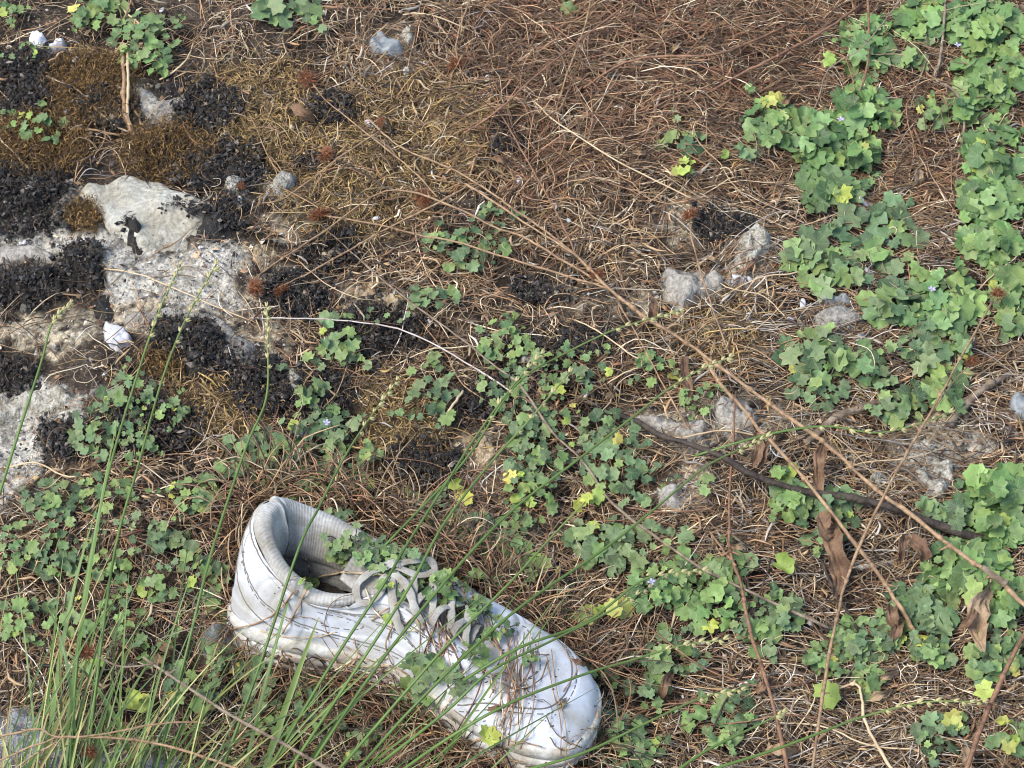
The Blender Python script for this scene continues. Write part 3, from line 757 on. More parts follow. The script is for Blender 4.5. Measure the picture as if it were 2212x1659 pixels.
def upper_point(B, T, t):
    """B (..,2) T (..,3) t (..)"""
    zb = MID - .004
    P0 = np.concatenate([B * 1.0, np.full(B.shape[:-1] + (1,), zb)], -1)
    H = T[..., 2:3] - zb
    out = (B - T[..., :2])
    P1 = P0 + np.concatenate([out * .04, H * (.62 + .38 * np.clip((B[..., 0:1] - .21) / .07, 0, 1))], -1)
    P2 = T - np.concatenate([-out * .42, H * .02 + 0 * H], -1)
    t = t[..., None]
    return P0 * (1 - t) ** 3 + 3 * P1 * t * (1 - t) ** 2 + 3 * P2 * t * t * (1 - t) + T * t ** 3

tt = np.linspace(0, 1, NT)
BB = np.repeat(Bc[:, None], NT, 1); TT = np.repeat(Tc[:, None], NT, 1); tg_ = np.repeat(tt[None], NPH, 0)
S0 = upper_point(BB, TT, tg_)
def normals(S, closed=True):
    du = np.roll(S, -1, 0) - np.roll(S, 1, 0); dv = np.gradient(S, axis=1)
    n = np.cross(du, dv); n /= np.linalg.norm(n, axis=2)[..., None] + 1e-12
    return n
N0 = normals(S0)
cen = np.array([.15, 0, .03])
if ((S0 - cen) * N0).sum() < 0: N0 = -N0
PH = np.repeat((np.arange(NPH) / NPH * 20)[:, None], NT, 1)      # 0 = heel, 10 = toe; 0..10 camera side
sym = np.minimum(PH, 20 - PH)
sg = np.where(PH <= 10, -1.0, 1.0)
def step(x, w): return np.clip(x / w + .5, 0, 1)
# raised overlays: heel counter, ankle panel, swept side panel, eyestay, toe guard
xs_, zs_ = S0[..., 0], S0[..., 2]
disp = np.zeros((NPH, NT))
heel_edge = .062 - .034 * tg_ + .02 * np.sin(tg_ * 3.1)
disp += .0011 * step(heel_edge - xs_, .002)
guard = .195 + .055 * (tg_ / .32) ** 2
disp += .0012 * step(np.where(tg_ < .42, xs_ - guard, -1), .003) * (sym > 5.5)
low = .20 + .06 * np.cos((xs_ - .12) * 30)
disp += .0010 * step(low - tg_, .03) * (xs_ < .225)
eye = .80 - .05 * np.cos((xs_ - .15) * 40)
disp += .0013 * step(tg_ - eye, .03) * (xs_ > .10)
sw = np.abs((tg_ - (.72 - (xs_ - .085) * 7.2)))
disp += .0009 * step(.085 - sw, .03) * (xs_ > .07) * (xs_ < .175)
ank = .74 + .1 * step(.03 - xs_, .03)
disp += .0008 * step(tg_ - ank, .04) * (xs_ < .115)
# creases: old leather folding at the heel and across the vamp
disp += -.0024 * np.exp(-((xs_ - .214 - .010 * S0[..., 1] * 20) / .0035) ** 2) * (tg_ > .45)
disp += -.0022 * np.exp(-((xs_ - .226 + .012 * S0[..., 1] * 20) / .0035) ** 2) * (tg_ > .5)
for k in range(5):
    ph0 = .35 + .42 * k
    disp += -.0006 * np.exp(-((PH - ph0 - .7 * (tg_ - .5) ** 2 - .5 * tg_) / .05) ** 2) * np.clip(tg_ * 2, 0, 1)
disp += .0003 * fbm(S0[..., 0] + S0[..., 1], S0[..., 2] * 1.5, 55, 2, 21) + .0012 * fbm(S0[..., 0], S0[..., 2] + S0[..., 1], 14, 2, 22)
U1 = S0 + N0 * disp[..., None]

SH_U, SH_V = 512, 1345                                # heel on the ground, in the photo
h0_ = Pn(np.array([512.0]), np.array([1342.0]), 0)[0]; t0_ = Pn(np.array([1262.0]), np.array([1655.0]), 0)[0]
ax_ = t0_ - h0_; ax_[2] = 0; LEN = np.linalg.norm(ax_) / .2985; ax_ /= np.linalg.norm(ax_)
print('SHOE scale', LEN)
SHM = Matrix.Translation(Vector((h0_[0], h0_[1], G(h0_[0], h0_[1]) + .000))) @ Matrix.Rotation(math.atan2(ax_[1], ax_[0]) + .105, 4, 'Z') @ Matrix.Rotation(math.radians(-20), 4, 'X') @ Matrix.Scale(LEN, 4)
SHN = np.array(SHM)
def sh(p):
    p = bend(np.asarray(p, float))
    return p @ SHN[:3, :3].T + SHN[:3, 3]

shoe = empty('shoe', SHM.translation)
tag(shoe, 'dirty white leather trainer lying overgrown on the ground', 'shoe')
def sgrid(name, S, m, closed=True, rib=None, flip=False, parent=None):
    a, b = S.shape[:2]
    i = np.arange(a)[:, None]; j = np.arange(b - 1)[None, :]; i2 = (i + 1) % a
    F = np.stack([i * b + j, i2 * b + j, i2 * b + j + 1, i * b + j + 1], -1)
    if not closed: F = F[:-1]
    F = F.reshape(-1, 4)
    if flip: F = F[:, ::-1]
    me = mesh_np(name, sh(S).reshape(-1, 3), F, m)
    if rib is not None:
        at = me.attributes.new('rib', 'FLOAT_VECTOR', 'POINT'); at.data.foreach_set('vector', rib.astype(np.float32).ravel())
    return keep(link(name, me), parent or shoe)
upper = sgrid('upper', U1, M['white'])

# sole: sidewall with grooves, tread edge, base
sp = []
Bn = np.roll(Bc, -1, 0) - np.roll(Bc, 1, 0); Bn = np.stack([Bn[:, 1], -Bn[:, 0]], 1); Bn /= np.linalg.norm(Bn, axis=1)[:, None]
if (Bn * (Bc - np.array([.15, 0]))).sum() < 0: Bn = -Bn
ph = np.arange(NPH) / NPH * 20
toeup = .016 * np.clip((Bc[:, 0] - .21) / .087, 0, 1) ** 2
levels = [(.0, -.012), (.0, -.001), (.002, .0025), (.008, .0034), (.0085, .0022), (.0105, .0022), (.011, .0036), (.018, .0036), (.0185, .0026), (.0198, .0026), (.0203, .0038), (.027, .0036), (.0305, .0026), (.0315, .0006), (.031, -.002)]
ribs = np.where((np.sin(ph * 42) > .2), 1, 0) * np.clip((np.abs(ph - 10) < 4.2) + (np.abs(ph - 10) > 8.6), 0, 1)
for k, (zz, o) in enumerate(levels):
    off = o - (.0010 * ribs if k in (2, 3) else 0) + .0004 * vnoise(ph * .01, ph * 0 + zz, 300, 2)
    zc = zz + toeup * (1 - zz / .05) * 1.0
    sp.append(np.concatenate([Bc + Bn * np.reshape(off, (-1, 1)) * np.ones((NPH, 1)), zc[:, None]], 1))
sole = sgrid('sole', np.stack(sp, 1), M['sole'])

# lining: rolls over the rim and runs down to the insole
wA = np.clip(1.25 - np.abs(np.minimum(ph, 20 - ph) - 0) / 4.2, 0, 1) ** .6       # padding only round the ankle
rr = .0018 + .0062 * np.clip(wA, 0, 1)
Ti = Tc[:, :2] - np.array([.10, 0]); 
Tn = np.roll(Tc[:, :2], -1, 0) - np.roll(Tc[:, :2], 1, 0); Tn = np.stack([Tn[:, 1], -Tn[:, 0]], 1); Tn /= np.linalg.norm(Tn, axis=1)[:, None]
if (Tn * (Tc[:, :2] - np.array([.10, 0]))).sum() < 0: Tn = -Tn
prof = []
rings = []
for a in np.linspace(-.15, 1.0, 12):
    an = math.pi * a
    c = Tc.copy(); c[:, :2] -= Tn * rr[:, None]
    q = c.copy(); q[:, :2] += Tn * (rr * math.cos(an))[:, None]; q[:, 2] += rr * math.sin(an) * 1.1 + .0006
    rings.append(q)
last = rings[-1]
ins = Bc * np.array([.90, .80]) + np.array([.012, 0])
for s in np.linspace(.06, 1, 22):
    bul = -.006 * math.sin(math.pi * min(1, s * 1.6)) * wA[:, None] if s < .62 else 0
    q = last * (1 - s) + np.concatenate([ins, np.full((NPH, 1), .036)], 1) * s
    q[:, 2] = last[:, 2] + (.036 - last[:, 2]) * s ** .85
    q[:, :2] = last[:, :2] * (1 - s ** 2) + ins * s ** 2 + Tn * bul
    rings.append(q)
Lg = np.stack(rings, 1)
fold = .0026 * np.exp(-((ph[:, None] - 19.7) / .12) ** 2) - .0030 * np.exp(-((ph[:, None] - 19.3) / .10) ** 2) + .0012 * fbm(ph[:, None] + np.zeros((1, Lg.shape[1])), np.arange(Lg.shape[1])[None] * .2 + np.zeros((NPH, 1)), .9, 3, 5)
Lg[..., :2] -= Tn[:, None, :] * fold[..., None] * np.clip(wA, 0, 1)[:, None, None]
ribv = np.zeros(Lg.shape); s_ = np.concatenate([[0], np.cumsum(np.linalg.norm(np.diff(Tc, axis=0), axis=1))])
ribv[..., 0] = s_[:, None] * 2 * math.pi / .0030; ribv[..., 1] = np.arange(Lg.shape[1])[None] * 2.2
lining = sgrid('lining', Lg, M['lining'], rib=ribv, flip=True)
# insole
a = np.linspace(0, 1, 12)
ig = ins[:, None, :] * (1 - a)[None, :, None] + np.array([.15, 0])[None, None] * a[None, :, None]
zi = .0362 + .0025 * fbm(ig[..., 0], ig[..., 1], 60, 4, 3) 
sgrid('insole', np.concatenate([ig, zi[..., None]], -1), M['insole'])

def us(phv, tv, off=.0008):
    """point on the upper at parameter ph (0..20), t (0..1)"""
    i = (phv / 20 * NPH) % NPH; j = np.clip(tv, 0, 1) * (NT - 1)
    i0 = int(i) % NPH; i1 = (i0 + 1) % NPH; j0 = min(int(j), NT - 2)
    f, g = i - int(i), j - j0
    L = lambda A: (A[i0, j0] * (1 - f) * (1 - g) + A[i1, j0] * f * (1 - g) + A[i0, j0 + 1] * (1 - f) * g + A[i1, j0 + 1] * f * g)
    return Vector(sh(L(U1) + L(N0) * off))

# seams: dark pressed lines and dashed stitching
def seam_or_crease(pts, dashed=True, off=.0005, r=.00035):
    path = catmull([(a, b, 0) for a, b in pts], 14)
    pp = [us(q.x, q.y, off) for q in path]
    mb = MB()
    if dashed:
        d = 0; seg = [pp[0]]; on = True
        for p0, p1 in zip(pp[:-1], pp[1:]):
            m_ = max(1, int((p1 - p0).length / .0012))
            for k in range(1, m_ + 1):
                q = p0.lerp(p1, k / m_); d += (p1 - p0).length / m_
                if on: seg.append(q)
                if d > (.0034 if on else .0016):
                    if on and len(seg) > 1: mb.tube(seg, r, 5)
                    on = not on; d = 0; seg = [q]
        if len(seg) > 1: mb.tube(seg, r, 5)
        if not mb.v: return
        keep(mb.build('stitching', M['thread']), shoe)
    else:
        mb.tube(pp, r, 5)
        keep(mb.build('seam_or_crease', M['thread']), shoe)
def both(pts, **k):
    seam_or_crease(pts, **k)
    seam_or_crease([(20 - a, b) for a, b in pts], **k)
PANELS = [      # (line, solid groove?, stitched row beside it?)
 ([(.25, .90), (1.2, .90), (2.2, .90), (3.2, .90), (3.9, .93)], 1, 0),
 ([(.2, .80), (.7, .62), (1.4, .44), (2.3, .31), (3.4, .24), (4.4, .20), (5.3, .16)], 1, 1),
 ([(.1, .46), (.8, .33), (1.6, .19), (2.5, .11)], 1, 0),
 ([(2.9, .88), (3.4, .74), (4.2, .62), (5.0, .58), (5.9, .60), (6.8, .66)], 1, 1),
 ([(3.2, .60), (3.8, .55), (4.2, .45), (3.9, .37), (3.2, .36)], 0, 1),
 ([(4.5, .50), (5.2, .38), (5.55, .24), (5.4, .09)], 1, 1),
 ([(5.3, .88), (6.2, .85), (7.2, .84), (8.2, .84)], 0, 1),
 ([(6.4, .10), (7.1, .28), (8.0, .39), (9.0, .43), (10, .44)], 1, 1),
 ([(7.4, .62), (8.3, .70), (9.2, .70), (10, .68)], 0, 1),
 ([(.05, .035), (2, .035), (4, .035), (6, .035), (8, .04), (10, .04)], 1, 0),
]
for pts, so, stc in PANELS:
    for mir in (0, 1):
        q = [(20 - p[0], p[1]) for p in pts] if mir else pts
        if so: seam_or_crease(q, dashed=False, off=.0, r=.00052)
        if stc: seam_or_crease([(p[0] + (.06 if not mir else -.06), p[1] - .040) for p in q], off=.0001, r=.00036)
for pts in ([(.45, .86), (.6, .5), (.7, .15)], [(.8, .84), (1.0, .55)]):
    seam_or_crease(pts, dashed=False, r=.00026, off=.0)  # soft heel creases, their shade drawn as thin dark lines

# perforations on the toe box
for (a, b) in ((8.9, .62), (9.3, .70), (9.25, .78), (9.7, .66), (10.1, .72), (10.4, .80), (10.8, .68), (8.6, .74), (9.9, .82)):
    mb = MB(); p = us(a, b, .0001)
    mb.tube([p, p + Vector((0, 0, .0003))], .0007, 8)
    keep(mb.build('perforation', M['thread']), shoe)

# tongue, eyestay holes and laces
tg = []
for x in np.linspace(.088, .204, 26):
    ztop = np.interp(x, [.088, .12, .15, .20], [.098, .091, .081, .058])
    hw = np.interp(x, [.088, .10, .2], [.022, .024, .012])
    row = []
    for a in np.linspace(0, 2 * math.pi, 22):
        row.append((x + .002 * math.sin(a), hw * math.cos(a), ztop - .006 + .0045 * math.sin(a) * (1 + .15 * math.sin(x * 400)) - .004 * math.cos(a) ** 2 + .001 * math.sin(x * 170)))
    tg.append(row)
tgm = np.array(tg)
sgrid('tongue', tgm.transpose(0, 1, 2), M['lining'], closed=False, rib=tgm * 1500)
def lace(path, wd=.0026, name='lace'):
    mb = MB(); pp = catmull([sh(p) for p in path], 8)
    n = len(pp)
    mb.tube(pp, lambda t: wd * (.95 + .1 * math.sin(t * 31)), 8, flat=.14)
    keep(mb.build(name, M['lace']), shoe)
xsl = [.116, .131, .147, .163, .179, .192]
def zt(x): return float(np.interp(x, [.10, .12, .15, .18, .20], [.090, .092, .086, .073, .064]))
for k in range(len(xsl) - 1):
    for s in (-1, 1):
        a, b = xsl[k], xsl[k + 1]
        lace([(a, s * .024, zt(a) - .006), (a + .003, s * .012, zt(a) + .002), ((a + b) / 2, 0, zt((a + b) / 2) + .0035 + .001 * s), (b - .003, -s * .012, zt(b) + .002), (b, -s * .021, zt(b) - .006)])
lace([(.192, -.018, .060), (.193, 0, .068), (.192, .018, .060)])
# the loosened bow lying over the eyestay, camera side and beyond
lace([(.118, 0, .096), (.108, -.014, .096), (.103, -.026, .090), (.110, -.034, .083), (.120, -.028, .087), (.121, -.010, .095)], .0026, 'lace_loop')
lace([(.120, 0, .098), (.133, .010, .100), (.143, .020, .098), (.150, .014, .095), (.142, .004, .094), (.124, 0, .098)], .0026, 'lace_loop')
lace([(.122, -.004, .096), (.138, -.012, .093), (.150, -.024, .084), (.160, -.031, .075)], .0030)
lace([(.122, -.002, .096), (.129, -.020, .090), (.138, -.032, .078), (.147, -.037, .068)], .0030)
lace([(.120, .002, .098), (.112, .016, .098), (.126, .030, .090), (.145, .036, .078)], .0030)
lace([(.117, -.004, .099), (.122, 0, .101), (.127, .004, .098)], .0034, 'lace_knot')
# torn bit of padding at the heel lining
mb = MB()
for k in range(16):
    c = Vector((.020 + random.uniform(0, .008), random.uniform(-.016, -.004), .078 + random.uniform(-.012, .008)))
    mb.tube([Vector(sh(c)), Vector(sh(c + Vector((random.uniform(0, .005), random.uniform(-.003, .003), random.uniform(-.004, .003)))))], .0016, 6)
keep(mb.build('torn_padding', M['lining']), shoe)

# ------------------------------------------------------------------ what a camera ray meets first (to lay things on the shoe or the ground)
bpy.context.view_layer.update()
SHOE_BVH = bvh_of([upper, sole, lining, bpy.data.objects['insole'], bpy.data.objects['tongue']])
def S(u, v, h=0.0):
    """point on whatever lies at photo pixel (u, v): shoe if it is there, else ground; h above it"""
    r = rays(np.array([u], float), np.array([v], float))[0]; d = Vector(r).normalized()
    hit = SHOE_BVH.ray_cast(Vector(CP), d)
    g = P(u, v, h)
    if hit[0] is not None:
        k = (hit[0] - d * h)
        if (k - Vector(CP)).length < (g - Vector(CP)).length: return k + Vector((0, 0, h * .3))
    return g

def S_shoe(u, v, off):
    d = Vector(rays(np.array([u], float), np.array([v], float))[0]).normalized()
    hit = SHOE_BVH.ray_cast(Vector(CP), d)
    if hit[0] is None: return None
    nrm = hit[1] if hit[1].dot(d) < 0 else -hit[1]
    return hit[0] + nrm * off
KS = lambda x, y: ((650 + x * .6162) * .66526, (1526 + y * .6162) * .66526)
def traced(pts, r=.00062, dash=0, off=.0001, name='seam_or_crease', m='thread'):
    q = catmull([(*KS(a, b), 0) for a, b in pts], 16)
    out = [S_shoe(p.x, p.y, off) for p in q]
    runs = []; cur = []
    for p in out:
        if p is None or (cur and (p - cur[-1]).length > .012):
            if len(cur) > 2: runs.append(cur)
            cur = [] if p is None else [p]
        else: cur.append(p)
    if len(cur) > 2: runs.append(cur)
    mb = MB()
    for run in runs:
        if not dash:
            m1 = MB(); m1.tube(run, lambda t: r * (.5 + .4 * math.sin(math.pi * min(max(t, .05), .95))), 5); keep(m1.build(name, M[m]), shoe); continue
        d = 0; seg = [run[0]]; on = True
        for p0, p1 in zip(run[:-1], run[1:]):
            m_ = max(1, int((p1 - p0).length / .001))
            for k in range(1, m_ + 1):
                x = p0.lerp(p1, k / m_); d += (p1 - p0).length / m_
                if on: seg.append(x)
                if d > (dash if on else dash * .35):
                    if on and len(seg) > 1: mb.tube(seg, r, 5)
                    on = not on; d = 0; seg = [x]
    if mb.v: keep(mb.build(name, M[m]), shoe)
for pts in ([(530, 700), (535, 740), (530, 770)], [(640, 880), (690, 960)], [(1180, 860), (1215, 930)]):
    traced(pts, r=.00030, name='crack')
# soil crumbs caught on the leather
mb = MB()
for k in range(60):
    a = random.uniform(.3, 10); b = random.uniform(.05, 1)
    if random.random() < .5: a = random.uniform(6.5, 11)
    p = us(a, b, .0003); r_ = random.uniform(.0003, .0009)
    mb.tube([p - Vector((r_, 0, 0)), p + Vector((r_ * random.random() * 2, r_, 0))], r_ * .6, 4)
tag(keep(mb.build('dirt_crumbs', M['insole']), shoe), kind='stuff')

# ------------------------------------------------------------------ leafy plants
def leaf_mesh(k):
    r = random.Random(100 + k)
    lob = r.uniform(.5, 1.2); wide = r.uniform(.95, 1.15)
    half = [(0, 1.02), (12, .96), (26, .77), (36, .88), (49, 1.02), (60, .88), (74, .72), (86, .82), (100, .94), (111, .78), (124, .66), (137, .74), (150, .68), (168, .30)]
    pts = []
    for s in (1, -1):
        seq = half if s == 1 else half[1:][::-1]
        for a, q in seq:
            q2 = .86 + (q - .86) * lob if q > .5 else q
            q2 *= r.uniform(.95, 1.05)
            an = math.radians(a * s + r.uniform(-2, 2))
            pts.append((math.sin(an) * q2 * wide, math.cos(an) * q2))
    cup = r.uniform(-.28, .30); fold = r.uniform(-.12, .30); rip = r.uniform(.05, .14); ph = r.uniform(0, 6)
    def zf(x, y):
        R = math.hypot(x, y); an = math.atan2(x, y)
        return cup * R * R + fold * abs(x) * .6 + rip * R * R * math.cos(an * 4 + ph) + .05 * R * R * math.sin(an * 2 + ph * 2)
    v = [(0, 0, 0)]
    for q in (.52, 1.0):
        for (x, y) in pts: v.append((x * q, y * q - (0 if q == 1 else 0), zf(x * q, y * q)))
    n = len(pts); f = []
    for i in range(n):
        j = (i + 1) % n
        f.append((0, 1 + j, 1 + i)); f.append((1 + i, 1 + j, 1 + n + j, 1 + n + i))
    me = bpy.data.meshes.new('leaf'); me.from_pydata(v, [], f); me.materials.append(M['leaf'])
    for p in me.polygons: p.use_smooth = True
    me.update()
    return me
LEAVES = [leaf_mesh(k) for k in range(20)]
def curled_leaf_mesh(k):
    me = LEAVES[k].copy()
    for v in me.vertices:
        x, y, z = v.co
        a = x * 1.5; v.co = (math.sin(a) / 1.5, y, z + (1 - math.cos(a)) / 1.5 * 1.1)
    return me
CURL = [curled_leaf_mesh(k) for k in range(3)]

GREENS = [(0.153, 0.223, 0.08), (0.126, 0.192, 0.071), (0.18, 0.263, 0.083), (0.092, 0.147, 0.058), (0.197, 0.276, 0.08), (0.144, 0.21, 0.087)]
BRIGHT = [(0.162, 0.259, 0.08), (0.197, 0.299, 0.087), (0.136, 0.219, 0.071), (0.18, 0.272, 0.099), (0.101, 0.17, 0.061), (0.074, 0.129, 0.049)]
BLUEG = [(0.136, 0.196, 0.089), (0.158, 0.223, 0.099), (0.101, 0.154, 0.071), (0.17, 0.241, 0.089), (0.18, 0.263, 0.083), (0.07, 0.112, 0.052)]
YEL = [(.38, .42, .08), (.46, .44, .11), (.28, .36, .08), (.30, .38, .08)]
toCam = Vector(CP).normalized()

def put_leaf(parent, p, s, out, rnd, palette, yf, tiltk=1.0):
    nrm = (Vector((0, 0, 1)) * .75 + toCam * .42 + Vector((rnd.gauss(0, .32), rnd.gauss(0, .32), rnd.gauss(0, .06))) * tiltk + out * .22).normalized()
    y = (out + Vector((rnd.gauss(0, .55), rnd.gauss(0, .55), 0)))
    y = (y - nrm * y.dot(nrm)).normalized()
    x = y.cross(nrm)
    me = rnd.choice(LEAVES) if rnd.random() > .12 else rnd.choice(CURL)
    o = bpy.data.objects.new('leaf', me); C.objects.link(o)
    mt = Matrix((x, y, nrm)).transposed().to_4x4() @ Matrix.Diagonal((s, s * rnd.uniform(.88, 1.08), s, 1))
    mt.translation = p - parent.location - y * s * .25
    o.parent = parent; o.matrix_local = mt
    if rnd.random() < yf * (1 if yf > .7 else .45): c = rnd.choice(YEL)
    else: c = rnd.choice(palette)
    k = rnd.uniform(.9, 1.42)
    o.color = (c[0] * k * rnd.uniform(.9, 1.15), c[1] * k, c[2] * k, 1)
    return p - y * s * .25

GRP = 'lobed-leaf creeping plants growing in the litter'
def plant(u, v, ru, rv, n, size, label, yf=.02, pal=GREENS, hmax=.016, flowers=0, seed=None, base=0.0, onshoe=False, single=False):
    if n > 3: dn = pal is BRIGHT; n = int(n * (1.3 if dn else 1.38)); size *= 1.0 if u > 1550 or v < 420 else .92; k_ = (.92 if dn else 1.0) if u > 1600 else 1.22; ru *= k_; rv *= min(k_, 1.12); hmax *= 1.5 if dn else 1.15
    rnd = random.Random(int(u * 31 + v * 17) if seed is None else seed)
    surf = (lambda a, b, h: S(a, b, h + base)) if onshoe else (lambda a, b, h: P(a, b, h + base))
    c = surf(u, v, 0)
    e = empty('creeping_plant', c)
    tag(e, label, 'plant', GRP)
    spots = []
    tries = 0
    # lobed outline: a few runners with leaves round them rather than an even disc
    arms = [(rnd.uniform(-.6, .6) * ru, rnd.uniform(-.6, .6) * rv, rnd.uniform(.45, .7)) for _ in range(max(1, n // 7))]
    while len(spots) < n and tries < n * 30:
        tries += 1
        a = rnd.uniform(0, 6.283); q = math.sqrt(rnd.random())
        if rnd.random() < .55:
            ax, ay, k = rnd.choice(arms); du, dv = ax + math.cos(a) * q * ru * k * .9, ay + math.sin(a) * q * rv * k * .9
        else: du, dv = math.cos(a) * q * ru, math.sin(a) * q * rv
        if (du / ru) ** 2 + (dv / rv) ** 2 > 1.15: continue
        mind = size * (.50 if tries < n * 15 else .27)
        if any(abs(du - s[0]) < mind and math.hypot(du - s[0], (dv - s[1]) * 1.2) < mind for s in spots): continue
        spots.append((du, dv))
    st = MB()
    k = mpp(c)
    for (du, dv) in spots:
        rr_ = min(1, math.hypot(du / ru, dv / rv))
        h = (.003 if onshoe else .007) + hmax * (1 - rr_ * .75) * rnd.uniform(.25, 1)
        p = surf(u + du, v + dv, h)
        s = size * rnd.choice([.25, .34, .42, .46, .5, .54, .58, .64]) * mpp(p) * 1.02
        out = Vector((du, -dv, 0)); out = out.normalized() if out.length > 2 else Vector((0, -1, 0))
        att = put_leaf(e, p, s, out, rnd, pal, yf)
        root = surf(u + du * .45 + rnd.uniform(-6, 6), v + dv * .45 + rnd.uniform(-6, 6), 0)
        st.tube(catmull([root, root.lerp(att, .5) + Vector((rnd.gauss(0, .002), rnd.gauss(0, .002), .003)), att], 3), .00042, 3, caps=False)
    if n > 5 and not onshoe:                    # trailing runners with small leaves at their ends
        for _ in range(rnd.choice([1, 2, 3, 3])):
            an = rnd.uniform(0, 6.283); q0 = .5; pts = [(u + math.cos(an) * ru * q0, v + math.sin(an) * rv * q0)]
            for j in range(3):
                an += rnd.gauss(0, .5); L_ = rnd.uniform(.25, .5) * min(ru, 55)
                pts.append((pts[-1][0] + math.cos(an) * L_, pts[-1][1] + math.sin(an) * L_ * .8))
            w3_ = [surf(a_, b_, .007 + .005 * rnd.random()) for a_, b_ in pts]
            st.tube(catmull(w3_, 4), .00045, 4, caps=False)
            for p in w3_[2:]:
                d_ = Vector((rnd.gauss(0, 1), rnd.gauss(0, 1), 0)).normalized(); s = size * rnd.uniform(.22, .42) * mpp(p)
                put_leaf(e, p + Vector((0, 0, .003)), s, d_, rnd, pal, .08)
    o = st.build('leaf_stalks', M['petiole'], e); o['kind'] = 'stuff'
    for _ in range(1 if flowers and rnd.random() < .5 else 0):
        du, dv = rnd.uniform(-.8, .8) * ru, rnd.uniform(-.8, .8) * rv
        p = surf(u + du, v + dv, hmax + .006)
        fm = MB()
        for a in range(5):
            an = a * 1.257 + rnd.random()
            dvec = Vector((math.cos(an), math.sin(an), .3)); q = p + dvec * .0015
            fm.tube([p, q, p + dvec * .0028], [.0005, .0011, .0005], 5, flat=.35)
        fm.build('flower', M['petal'], e)
    return e

